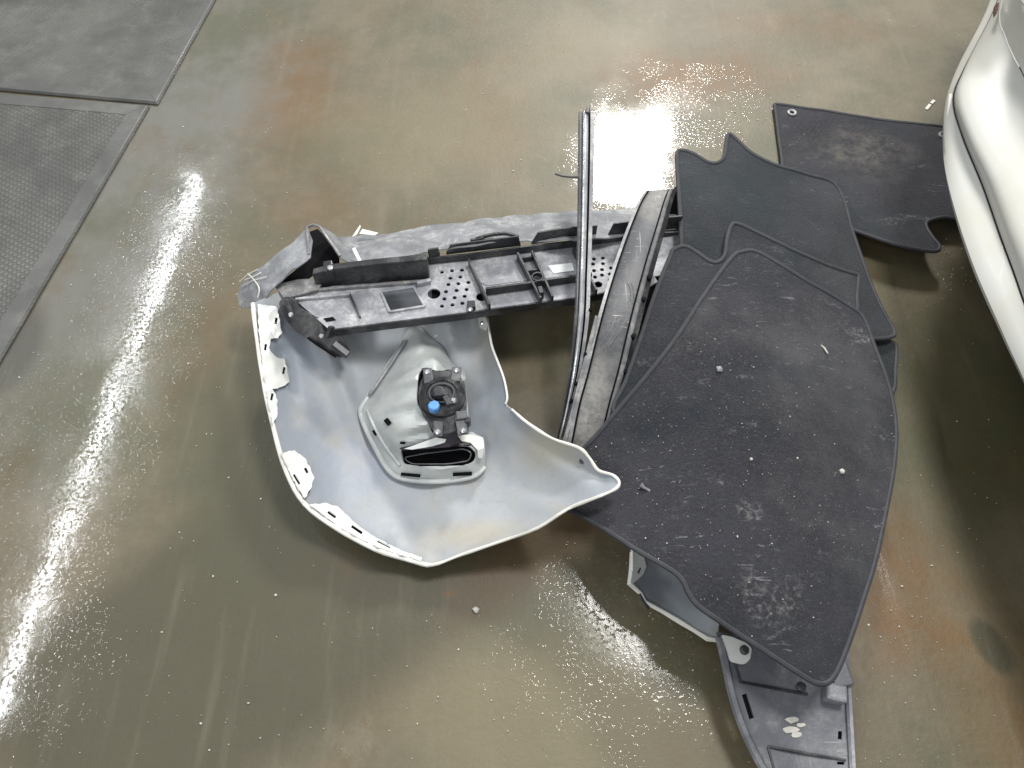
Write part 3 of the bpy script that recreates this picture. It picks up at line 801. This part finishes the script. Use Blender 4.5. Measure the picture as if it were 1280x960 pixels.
# dangling end bracket
hang = sheet('end_bracket', rounded([(348, 378), (356, 370), (368, 372), (374, 384), (414, 406), (428, 420), (438, 440), (425, 448), (398, 434), (368, 412), (352, 394)], 4),
             Height([(350, 380, .185), (372, 376, .185), (395, 400, .168), (410, 405, .165), (436, 444, .125), (395, 430, .145), (365, 405, .17)]), M['black'], tray, step=8, thick=.012, bevel=.002)
hb = Height([(350, 380, .195), (372, 376, .195), (395, 400, .18), (410, 405, .178), (436, 444, .14), (395, 430, .155), (365, 405, .18)])
for (x, y, x2, y2) in ((357, 374, 364, 391), (399, 406, 404, 421), (412, 408, 407, 422)):
    MB().bar(hb.pt(x, y, .008), hb.pt(x2, y2, .004), .008, .015).build('lug', M['traylip'], hang, bevel=.002)
for (x, y) in ((364, 394), (402, 421)):
    MB().lathe(hb.pt(x, y, .004), [(.005, 0), (.005, .004), (.003, .006)], 10).build('pin', M['screw'], hang, smooth=True)
MB().bar(hb.pt(417, 428, .004), hb.pt(436, 443, .004), .014, .012).build('hook', M['traylip'], hang, bevel=.002)
MB().tube([hb.pt(385, 422), hb.pt(405, 436), hb.pt(420, 446)], .003, 6).build('wire', M['void'], hang, smooth=True)

# crumpled grey outer skin folded over behind the tray
def crumple(amp, sc_):
    def f(p):
        n = noise.noise(Vector((p.x * sc_, p.y * sc_, 3.3))) + .5 * noise.noise(Vector((p.x * sc_ * 2.3, p.y * sc_ * 2.3, 7.1)))
        return p + Vector((0, 0, amp * n))
    return f
sk = [(398, 282), (412, 290), (422, 297), (440, 297), (470, 293), (520, 285), (580, 277), (650, 269), (720, 264), (800, 260), (850, 256), (850, 288), (790, 293), (720, 299), (650, 301), (610, 304), (560, 311), (530, 316), (480, 323), (440, 330), (426, 322), (414, 304)]
Hk = Height([(398, 282, .235), (440, 297, .13), (520, 285, .12), (650, 269, .11), (790, 261, .10), (850, 256, .10), (850, 288, .185), (790, 293, .19), (650, 301, .195), (530, 315, .20), (440, 328, .20), (426, 318, .20), (480, 308, .185), (600, 290, .178), (720, 281, .17)], .004)
skin = sheet('crumpled_skin', resample(sk, 8), Hk, M['crumple'], bump_t, step=6, thick=.003, rough=crumple(.007, 22))
fp = [(384, 284), (366, 302), (340, 323), (318, 340), (301, 354), (297, 370), (300, 384), (312, 384), (330, 374), (346, 354), (366, 338), (388, 322), (390, 300)]
Hf = Height([(384, 284, .235), (340, 323, .19), (301, 354, .13), (300, 384, .125), (330, 374, .175), (346, 354, .20), (388, 322, .225), (318, 360, .175), (360, 325, .215)], .002)
flp = sheet('crumpled_skin', resample(fp, 7), Hf, M['crumple'], bump_t, step=6, thick=.003, rough=crumple(.006, 30))
for ln in ([(300, 352), (310, 343), (322, 337)], [(303, 357), (316, 351), (333, 346)], [(322, 372), (324, 360), (316, 348), (310, 342)], [(306, 350), (318, 345), (326, 341)]):
    MB().tube([Hf.pt(x, y, .006) for x, y in catmull(ln, 4, closed=False)], .0014, 5).build('torn_paint_edge', M['white'], flp, smooth=True)
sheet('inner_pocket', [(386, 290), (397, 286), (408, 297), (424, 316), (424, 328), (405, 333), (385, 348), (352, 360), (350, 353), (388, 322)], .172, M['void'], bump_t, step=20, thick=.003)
MB().tube([at(x, y, z) for x, y, z in ((386, 318, .226), (385, 300, .234), (384, 284, .238), (391, 281, .24), (399, 283, .238), (409, 297, .225), (418, 309, .215), (425, 320, .207))], .0035, 6).build('torn_edge', M['rail'], bump_t, smooth=True)
sheet('broken_tab', [(440, 296), (450, 281), (451, 283), (446, 293)], .19, M['white'], bump_t, step=20, thick=.002)
sheet('broken_tab', [(449, 292), (453, 286), (473, 291), (468, 294)], .165, M['white'], bump_t, step=20, thick=.002)
sheet('broken_tab', [(440, 311), (444, 309), (452, 326), (448, 327)], .215, M['white'], bump_t, step=20, thick=.002)
for seg in ([(595, 299), (612, 294), (632, 292), (648, 296)], [(588, 301), (604, 298)]):
    MB().tube([at(x, y, .208) for x, y in catmull(seg, 4, closed=False)], .0045, 6).build('torn_clip', M['black'], skin, smooth=True)
sheet('bracket_stub', [(806, 342), (815, 340), (822, 352), (812, 358)], .20, M['rail'], bump_t, step=20, thick=.006)
# end block of the bumper hidden in the shade under the car mats
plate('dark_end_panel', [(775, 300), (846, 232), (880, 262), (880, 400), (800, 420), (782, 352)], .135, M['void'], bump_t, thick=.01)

# ------------------------------------------------------------------ trim pieces leaning on the bumper
st1 = [(723, 140, 743, 140, .30), (722.5, 200, 742.5, 200, .285), (721.5, 280, 740.5, 280, .262), (720, 340, 738.5, 340, .24), (717.5, 400, 736, 400, .21), (712, 460, 727, 460, .165), (704, 510, 716, 508, .11), (696, 548, 706, 546, .07)]
a = at(700, 548, .0)
trim = thing('window_trim_strip', 'long narrow chrome and rubber trim strip propped upright across the torn bumper', 'trim strip', (a.x, a.y, 0))
loft('rubber_lip', st1, [0, .1, .2, .30], lambda u: .004 - .05 * (u - .12) ** 2, M['traylip'], trim, .004)
loft('chrome_band', st1, [.30, .38, .46, .54, .62], lambda u: .008 - .12 * (u - .44) ** 2, M['chrome'], trim, .005)
loft('groove', st1, [.62, .68, .76], lambda u: -.003, M['void'], trim, .003)
loft('back_flange', st1, [.76, .84, .92, 1.0], lambda u: .004, M['rail'], trim, .004)
MB().tube([at(734, 142, .306), at(735, 136, .309), at(736, 131, .312)], [.006, .004, .001], 6).build('torn_tip', M['traylip'], trim, smooth=True)
for (x, y, z) in ((737, 386, .218), (731, 441, .185), (719, 478, .145), (713, 500, .125)):
    MB().bar(at(x - 1, y, z + .006), at(x + 3, y + 1, z + .006), .006, .008).build('clip', M['void'], trim, bevel=.001)
MB().tube([at(x, y, z) for x, y, z in ((694, 217, .286), (703, 220, .286), (713, 221, .286), (723, 221, .287))], .0026, 6).build('loose_cord', M['twig'], trim, smooth=True)

st2 = [(809, 238, 842, 236, .275), (800, 252, 837, 250, .27), (786, 285, 828, 283, .258), (770, 330, 815, 328, .243), (756, 375, 803, 373, .225), (744, 420, 792, 418, .20), (733, 465, 781, 465, .17), (722, 505, 770, 505, .14), (713, 550, 758, 552, .10), (709, 570, 750, 575, .085)]
a = at(730, 560, 0)
sill = thing('sill_trim_panel', 'wide dusty grey sill trim panel with scratched face leaning beside the black car mats', 'trim panel', (a.x, a.y, 0))
loft('face', st2, [0, .06, .2, .4, .6, .78, .84], lambda u: -.004 * (u < .05) + .004 * math.sin(u * math.pi), M['panel'], sill, .004)
loft('side_rail', st2, [.84, .86, .9, .95, .99], lambda u: .008 - 1.2 * (u - .91) ** 2, M['rail'], sill, .006)
loft('groove', st2, [.80, .83, .86], lambda u: .0035, M['void'], sill, .003)
loft('outer_edge', st2, [.98, 1.02, 1.07, 1.12], lambda u: .002 - .05 * (u - .98), M['black'], sill, .006)
loft('groove', st2, [.03, .055, .085], lambda u: .005, M['void'], sill, .003)
loft('lip', st2, [-.06, -.03, .0, .03], lambda u: .005, M['rail'], sill, .004)
st3 = [(744, 394, 748, 395, .222), (735, 430, 741, 430, .195), (722, 480, 729, 481, .155), (711, 525, 717, 525, .12), (703, 552, 709, 554, .097)]
loft('edge_bead', st3, [0, .35, .7, 1], lambda u: .006 - .01 * (u - .5) ** 2, M['rail'], sill, .006)
for (x, y, x2, y2) in ((770, 396, 752, 430), (774, 398, 756, 436), (783, 398, 760, 434), (789, 352, 793, 372), (785, 352, 789, 374)):
    zz = lambda yy: float(np.interp(yy, [238, 330, 420, 505, 570], [.281, .248, .205, .145, .09]))
    MB().tube([at(x, y, zz(y) + .0032), at((x + x2) / 2 + 2, (y + y2) / 2, zz((y + y2) / 2) + .0032), at(x2, y2, zz(y2) + .0032)], .0006, 5).build('scuff_mark', M['rail'], sill, smooth=True)
for (x, y) in ((806, 345), (799, 372), (786, 418), (776, 462), (768, 492)):
    zz = float(np.interp(y, [238, 330, 420, 505, 570], [.281, .248, .205, .145, .09]))
    MB().bar(at(x + 2, y, zz), at(x + 8, y + 2, zz), .008, .012).build('clip', M['void'], sill, bevel=.001)

# ------------------------------------------------------------------ carpet mats
def carpet(outline, ctrl, mat, label, step=14, wob=.0032, bind=.0048, thick=.005, group='loose black carpet car mats', smooth=.003):
    h = Height(ctrl, smooth)
    A = [at(x, y, float(h(x, y)[0])) for x, y in [p[:2] for p in outline]]
    cen = sum(A, Vector()) / len(A)
    t = thing('car_mat', label, 'car mat', (cen.x, cen.y, 0), group)
    o = sheet('carpet', outline, h, mat, t, step=step, thick=thick, rough=crumple(wob, 9))
    f = crumple(wob, 9)
    loop = [f(at(p[0], p[1], float(h(p[0], p[1])[0]) - .001)) for p in outline]
    MB().ring(loop, bind, 8).build('edge_binding', M['binding'], t, smooth=True)
    return t, h

def loc_of(px, py, t_px, z):
    p = at(px, py, z)
    return p

# mat with eyelets lying apart
E_out = catmull([(969, 138), (968, 133), (976, 131), (1040, 140), (1110, 151), (1180, 159), (1215, 162), (1222, 200), (1222, 270), (1205, 276), (1180, 273), (1160, 277), (1158, 284), (1166, 298), (1174, 308), (1168, 314), (1130, 308), (1090, 296), (1064, 286), (1030, 270), (985, 235), (976, 190)], 5)
E_ctrl = [(969, 135, .012), (1110, 151, .014), (1215, 162, .02), (1222, 270, .03), (1160, 280, .045), (1174, 310, .055), (1090, 296, .06), (1030, 270, .05), (985, 235, .02), (1100, 220, .02), (1180, 220, .022)]
def local(px, py, z, out, ctrl):
    h = Height(ctrl, .003)
    A = [at(p[0], p[1], float(h(p[0], p[1])[0])) for p in out]
    c = sum(A, Vector()) / len(A)
    q = at(px, py, z)
    return q.x - c.x, q.y - c.y
lx, ly = local(1080, 190, .02, E_out, E_ctrl)
tE, hE = carpet(E_out, E_ctrl, mat_carpet('muddy_carpet', 5, .8, (.026, .026, .031), mud=(lx, ly, .22, .15)), 'muddy black car mat with two eyelets lying apart beside the white car')
for (x, y) in ((990, 141), (1179, 169)):
    p = hE.pt(x, y, .002)
    e = MB().ring([p + Vector((math.cos(a) * .0095, math.sin(a) * .0095, .001)) for a in np.linspace(0, 2 * math.pi, 20, endpoint=False)], .0038, 8, .7).build('eyelet', M['rail'], tE, smooth=True)
    MB().lathe(p, [(.0065, -.001), (.0065, .0008)], 16).build('eyelet_hole', M['void'], e)

LOBE = lambda dx, dy: None
A_out = catmull([(846, 196), (852, 188), (868, 193), (884, 203), (896, 204), (905, 196), (908, 178), (911, 168), (920, 174), (940, 192), (970, 207), (1010, 219), (1040, 229), (1054, 250), (1066, 290), (1082, 338), (1102, 385), (1117, 413), (1113, 422), (1085, 424), (1020, 420), (940, 420), (870, 400), (853, 340), (851, 290), (849, 245)], 4)
A_ctrl = [(848, 192, .20), (910, 170, .19), (1040, 229, .13), (1066, 290, .11), (1117, 415, .07), (1020, 420, .15), (870, 400, .17), (851, 290, .205), (950, 300, .17), (896, 204, .19), (1082, 338, .09)]
carpet(A_out, A_ctrl, mat_carpet('grey_carpet', 2, .35, (.025, .027, .031)), 'rearmost black carpet mat of the stack with a notched pointed top')
C_out = catmull([(1040, 400), (1085, 421), (1110, 427), (1120, 434), (1119, 460), (1116, 490), (1090, 500), (1030, 470)], 4)
C_ctrl = [(1040, 400, .10), (1085, 421, .072), (1120, 434, .055), (1116, 490, .06), (1030, 470, .12)]
carpet(C_out, C_ctrl, mat_carpet('green_black_carpet', 3, .15, (.012, .018, .017)), 'greenish black carpet mat with only a small corner showing at the right of the stack')
B_out = catmull([(838, 320), (842, 312), (856, 308), (872, 316), (886, 326), (897, 328), (906, 319), (909, 298), (915, 281), (925, 281), (945, 290), (990, 312), (1035, 331), (1068, 342), (1073, 347), (1071, 372), (1068, 400), (1030, 470), (960, 520), (860, 540), (770, 520), (782, 478), (800, 425), (818, 370)], 4)
B_ctrl = [(838, 316, .21), (897, 328, .205), (915, 282, .205), (1070, 345, .135), (1068, 400, .125), (1030, 470, .15), (860, 540, .16), (770, 520, .15), (800, 425, .185), (920, 420, .205)]
carpet(B_out, B_ctrl, mat_carpet('dark_carpet', 9, .45, (.021, .022, .026)), 'second car mat in the stack with a rounded left lobe and hooked notch')
D_out = catmull([(915, 322), (928, 315), (942, 314), (960, 322), (1000, 347), (1040, 369), (1066, 386), (1080, 400), (1095, 440), (1110, 480), (1118, 520), (1119, 560), (1112, 615), (1096, 690), (1080, 745), (1062, 800), (1048, 835), (1036, 852), (1022, 854), (1005, 846), (950, 810), (900, 777), (872, 757), (860, 740), (855, 728), (842, 714), (800, 690), (760, 664), (720, 641), (704, 632), (708, 600), (722, 570), (745, 545), (790, 492), (840, 430), (885, 362)], 4)
D_ctrl = [(930, 316, .225), (1066, 386, .165), (1118, 540, .125), (1096, 690, .135), (1036, 852, .15), (950, 810, .17), (860, 740, .20), (760, 664, .17), (706, 632, .10), (715, 585, .115), (745, 545, .14), (730, 610, .115), (775, 605, .15), (840, 430, .215), (940, 560, .215), (1000, 480, .205), (980, 700, .20), (840, 600, .19), (1050, 600, .165)]
l1 = local(965, 735, .2, D_out, D_ctrl); l2 = local(915, 655, .2, D_out, D_ctrl)
tD, hD = carpet(D_out, D_ctrl, mat_carpet('dusty_top_carpet', 11, 1.0, (.022, .022, .027), rings=((l1[0], l1[1], .075, .4), (l2[0] + .03, l2[1] + .02, .03, 0))), 'large dusty black carpet mat lying on top of the stack over the bumper tip', step=12)

# bits lying on the top mat
def rock(p, r, name, label, cat, group, sq=.7, m='pebble', seed=0):
    bm = bmesh.new(); bmesh.ops.create_icosphere(bm, subdivisions=2, radius=r)
    for v in bm.verts:
        k = 1 + .35 * noise.noise(v.co / r * 1.3 + Vector((seed * 3.1, 0, 0)))
        v.co *= k; v.co.z *= sq
    zmin = min(v.co.z for v in bm.verts)
    o = link(name, [tuple(v.co + Vector(p) - Vector((0, 0, zmin + r * .1))) for v in bm.verts], [tuple(v.index for v in f.verts) for f in bm.faces], M[m], smooth=True, loc=p)
    bm.free()
    tag(o, label, cat, group)
    return o
fD = crumple(.0032, 9)
def onD(x, y): return fD(hD.pt(x, y))
rock(onD(899, 462), .0062, 'pebble', 'small grey pebble near the middle of the top car mat', 'pebble', 'bits lying on the top mat', m='tray', seed=1)
rock(onD(1052, 590), .005, 'pebble', 'pale pebble near the right edge of the top car mat', 'pebble', 'bits lying on the top mat', m='pebble', seed=2)
rock(onD(939, 574), .003, 'pebble', 'tiny white stone chip in the middle of the top car mat', 'pebble', 'bits lying on the top mat', m='chip', seed=3)
pp = at(595, 763, 0)
rock(pp, .0062, 'pebble', 'pale round pebble lying on the wet floor below the bumper', 'pebble', None, m='chip', seed=4)
s = MB(); p = onD(806, 612); s.tube([p + Vector((-.007, .007, .004)), p + Vector((-.002, .002, .004)), p + Vector((.008, -.004, .0035))], [.0055, .0026, .0022], 8)
tag(s.build('plastic_clip', M['rail'], smooth=True), 'grey plastic push clip on the top mat beside the bumper tip', 'clip')
s = MB(); p = onD(1030, 438); s.tube([p + Vector((-.005, .010, .003)), p + Vector((0, .002, .003)), p + Vector((.004, -.010, .003))], [.001, .0022, .001], 6)
tag(s.build('splinter', M['chip'], smooth=True), 'thin pale splinter near the top right of the top mat', 'splinter')
for (x, y, x2, y2, lab) in ((1163, 130, 1168, 125, 'upper of two white plastic slivers on the floor above the eyelet mat'), (1158, 136, 1164, 129, 'lower of two white plastic slivers on the floor above the eyelet mat')):
    s = MB().bar(at(x, y, .003), at(x2, y2, .003), .008, .003)
    tag(s.build('plastic_sliver', M['white']), lab, 'sliver', 'white plastic slivers')

# chips and crumbs too many to count
def chips(name, pts, m, lo, hi):
    b = MB()
    for p in pts:
        r = rnd.uniform(lo, hi) * (1 if rnd.random() < .85 else 1.8); a0 = rnd.uniform(0, 6.28); el = rnd.uniform(.35, 1); n = 5
        v = [p + Vector((math.cos(a0 + k * 1.257) * r * rnd.uniform(.6, 1.1), math.sin(a0 + k * 1.257) * r * el, rnd.uniform(.0008, .0016) + r * .25)) for k in range(n)]
        v += [Vector((q.x, q.y, p.z - .0004)) for q in v]
        b.add(v, [tuple(range(n)), tuple(range(n, 2 * n))[::-1]] + [(k, (k + 1) % n, n + (k + 1) % n, n + k) for k in range(n)])
    o = b.build(name, m)
    o['kind'] = 'stuff'
    return o
fp_ = []
for _ in range(520):
    x, y = rnd.uniform(20, 1270), rnd.uniform(5, 955); fp_.append(at(x, y, .0004))
for cx, cy, sx, sy, n in ((780, 790, 110, 60, 150), (140, 520, 120, 260, 150), (900, 150, 60, 50, 60), (1190, 330, 25, 25, 45), (1110, 800, 50, 80, 50)):  # pale chips gathered here also stand in for glints on the wet floor
    for _ in range(n): fp_.append(at(rnd.gauss(cx, sx), rnd.gauss(cy, sy), .0004))
o = chips('floor_grit_glints', fp_, M['chip'], .0006, .0016)
tag(o, 'pale chips and grit on the wet floor, partly standing in for glints', 'grit')
Dm = [p for p in ((rnd.gauss(900, 110), rnd.gauss(610, 110)) for _ in range(900)) if inside(np.array(D_out)[:, :2], np.array([p[0]]), np.array([p[1]]))[0] and not inside(np.array(OUT)[:, :2], np.array([p[0]]), np.array([p[1]]))[0]][:220]
o = chips('mat_crumbs', [onD(x, y) + Vector((0, 0, .0006)) for x, y in Dm], M['chip'], .0004, .0011)
tag(o, 'pale dust crumbs scattered on the top car mat', 'crumbs')

# ------------------------------------------------------------------ white fragment and dark splash panel under the mats
a = at(835, 760, 0)
frag = thing('bumper_fragment', 'broken white bumper corner poking out from under the lower left edge of the mats', 'bumper piece', (a.x, a.y, 0))
F_out = [(791, 676), (806, 672), (850, 690), (880, 730), (900, 770), (897, 801), (884, 799), (868, 789), (850, 777), (828, 764), (806, 752), (800, 740), (787, 730), (790, 712)]
Hq = Height([(791, 676, .13), (787, 730, .105), (806, 752, .07), (850, 777, .055), (890, 800, .06), (850, 735, .05), (825, 720, .045), (880, 730, .06), (850, 690, .06), (806, 690, .09), (900, 770, .07)], .002)
sheet('skin', resample(F_out, 8), Hq, M['shell'], frag, step=7, thick=.004, rim=M['white'], under=M['white'], rough=crumple(.003, 40))
sheet('flange', [(791, 684), (804, 692), (808, 708), (804, 718), (793, 728), (788, 729), (791, 712)], lambda x, y: Hq(x, y) + .012, M['flange'], frag, holes=[slot(800, 713, 2, 4, .5)], step=6, thick=.003)
MB().tube([Hq.pt(x, y, .002) for x, y in ((790, 690), (789, 712), (787, 729), (800, 741), (806, 752), (828, 764), (850, 777), (868, 788), (884, 798), (896, 800))], [.004, .004, .005, .004, .004, .004, .005, .004, .005, .004], 7).build('painted_rim', M['white'], frag, smooth=True)
MB().tube([Hq.pt(x, y, .003) for x, y in ((799, 742), (806, 754), (811, 761))], .003, 6).build('torn_edge', M['traylip'], frag, smooth=True)

a = at(980, 900, 0)
spl = thing('splash_panel', 'grey plastic wheel arch splash panel with a screwed white tab under the stack of mats', 'splash panel', (a.x, a.y, 0))
S_out = [(896, 790), (925, 795), (985, 830), (1030, 852), (1050, 800), (1062, 810), (1064, 905), (1068, 975), (1030, 1000), (972, 990), (945, 948), (925, 910), (912, 868), (903, 825)]
Hp = Height([(896, 790, .085), (912, 868, .075), (945, 948, .06), (1064, 905, .055), (1068, 970, .05), (1062, 810, .065), (990, 900, .05), (960, 830, .07), (1030, 852, .06)], .002)
sheet('panel', resample(S_out, 8), Hp, M['splash'], spl, holes=[slot(935, 883, 3.2, 16, -.3), slot(1050, 919, 2.5, 5, .05), slot(1051, 954, 4.5, 1.8, .05)], step=9, thick=.004)
for (x, y, a_, b_, an) in ((935, 883, 4, 17, -.3), (1050, 919, 3.5, 6, .05), (1051, 954, 5.5, 2.8, .05)):
    sheet('slot_backing', slot(x, y, a_, b_, an), lambda X, Y: Hp(X, Y) - .008, M['void'], spl, step=30, thick=.001)
sheet('white_tab', rounded([(901, 793), (915, 796), (932, 803), (940, 810), (938, 824), (930, 831), (913, 827), (909, 812)], 4), lambda x, y: Hp(x, y) + .010, M['flange'], spl, step=8, thick=.004)
MB().lathe(Hp.pt(930, 813, .0105), [(.0078, 0), (.0078, .003), (.004, .006)], 12).build('screw', M['black'], spl, smooth=True)
MB().lathe(Hp.pt(1001, 859, .001), [(.0078, 0), (.0078, .003), (.004, .006)], 12).build('screw', M['traylip'], spl, smooth=True)
# upright border, long steps and the square boss
MB().tube([Hp.pt(x, y, .004) for x, y in catmull([(899, 797), (906, 826), (915, 868), (928, 908), (948, 950), (974, 992)], 4, closed=False)], .007, 6, .8).build('border', M['splash'], spl, smooth=True)
MB().tube([Hp.pt(x, y, .006) for x, y in ((1060, 850), (1063, 905), (1067, 975))], .005, 6, 1.3).build('border', M['tray'], spl, smooth=True)
for a_, b_ in (((925, 852), (1010, 868)), ((960, 933), (1058, 950)), ((918, 825), (926, 853)), ((960, 933), (975, 985))):
    MB().bar(Hp.pt(*a_, .003), Hp.pt(*b_, .003), .0035, .006).build('step_line', M['traylip'], spl, bevel=.0008)
MB().bar(Hp.pt(1034, 862, .024), Hp.pt(1060, 868, .024), .028, .03).build('square_boss', M['tray'], spl, bevel=.004)
MB().bar(Hp.pt(1038, 840, .02), Hp.pt(1062, 836, .02), .05, .02).build('corner_block', M['splash'], spl, bevel=.003)
for (x, y, rx, ry) in ((990, 900, 9, 4), (988, 912, 11, 5), (996, 918, 8, 4), (1001, 906, 6, 3)):
    sheet('glue_residue', [(x + rx * math.cos(k) * rnd.uniform(.7, 1.1), y + ry * math.sin(k) * rnd.uniform(.7, 1.2)) for k in np.linspace(0, 6.28, 11, endpoint=False)], lambda X, Y: Hp(X, Y) + .002, M['residue'], spl, step=20, thick=.002)

# ------------------------------------------------------------------ the white car at the right edge
a = at(1230, 240, .35)
car = thing('parked_car', 'white parked car with only its lower bumper corner in view at the right', 'car', (a.x + .3, a.y, 0))
def grid(name, rows, mat, per=5, thick=.004, parent=car):
    Rr = [catmull(r, per, closed=False) for r in rows]
    n = len(Rr[0])
    cols = [catmull([Rr[i][j] for i in range(len(rows))], 5, closed=False) for j in range(n)]
    m = len(cols[0])
    ahead = (at(1440, 790, .31) - at(1350, 620, .31)).normalized()
    P = []
    for i in range(m):
        line = [at(*cols[j][i]) for j in range(n)]
        P += line + [line[-1] + ahead * .3 * q for q in range(1, 6)]
    n += 5
    F = [(i * n + j, i * n + j + 1, (i + 1) * n + j + 1, (i + 1) * n + j) for i in range(m - 1) for j in range(n - 1)]
    return link(name, [tuple(p) for p in P], F, mat, parent, smooth=True)
def Z(r, z): return [(x, y, z) for x, y in r]
yA = [(1262, -60), (1236, 15), (1199, 88), (1184, 140), (1181, 205), (1193, 268), (1217, 340), (1250, 415), (1285, 490), (1350, 620), (1440, 790)]
yS = [(1264, -60), (1240, 14), (1205, 84), (1190, 124), (1201, 170), (1227, 234), (1248, 294), (1265, 340), (1287, 400), (1340, 520), (1420, 670)]
yS2 = [(x + 3.0, y - .8) for x, y in yS]
yM = [(1266, -60), (1243, 12), (1212, 78), (1203, 118), (1220, 170), (1249, 228), (1272, 285), (1292, 330), (1316, 390), (1370, 500), (1450, 640)]
yU = [(1270, -60), (1249, 14), (1256, 46), (1266, 70), (1280, 97), (1302, 150), (1322, 200), (1342, 250), (1365, 300), (1420, 400), (1500, 540)]
yT = [(1300, -80), (1300, -30), (1320, 0), (1340, 20), (1360, 40), (1390, 80), (1410, 120), (1440, 160), (1470, 200), (1540, 290), (1640, 420)]
yB = [(x + 70, y + 6) for x, y in yA]
grid('lower_valance', [Z(yB, .26), Z(yA, .31), Z(yS, .36)], M['carwhite'])
grid('seam', [Z([(x + 1, y) for x, y in yS], .358), Z([(x - .5, y) for x, y in yS2], .361)], M['seam'])
grid('bumper_cover', [Z(yS2, .364), Z(yM, .405), Z(yU, .46)], M['carwhite'])
grid('body_panel', [Z([(x + 1.5, y) for x, y in yU], .464), Z([(a[0] * .5 + b[0] * .5, a[1] * .5 + b[1] * .5) for a, b in zip(yU, yT)], .54), Z(yT, .60), Z([(x + 400, y + 20) for x, y in yT], .62)], M['carwhite'])
sheet('tail_lamp', [(1245, 4), (1249, 3), (1248, 13), (1245, 17), (1244, 10)], .470, M['lampred'], car, step=30, thick=.01)
MB().tube([at(1188, 118, .355), at(1186, 140, .345), at(1185, 165, .335), at(1185, 195, .325)], .003, 6).build('edge_bead', M['white'], car, smooth=True)
ub = [at(x + 30, y, .235) for x, y in yA]
ub.append(ub[-1] + (at(1440, 790, .31) - at(1350, 620, .31)).normalized() * 1.4)
far = [p + Vector((1.6, 0, 0)) for p in ub]
n = len(ub)
vs, fs, _ = solid(ub + far, [(i, i + 1, n + i + 1, n + i) for i in range(n - 1)], .02, True)
link('underbody', vs, fs, M['void'], car)
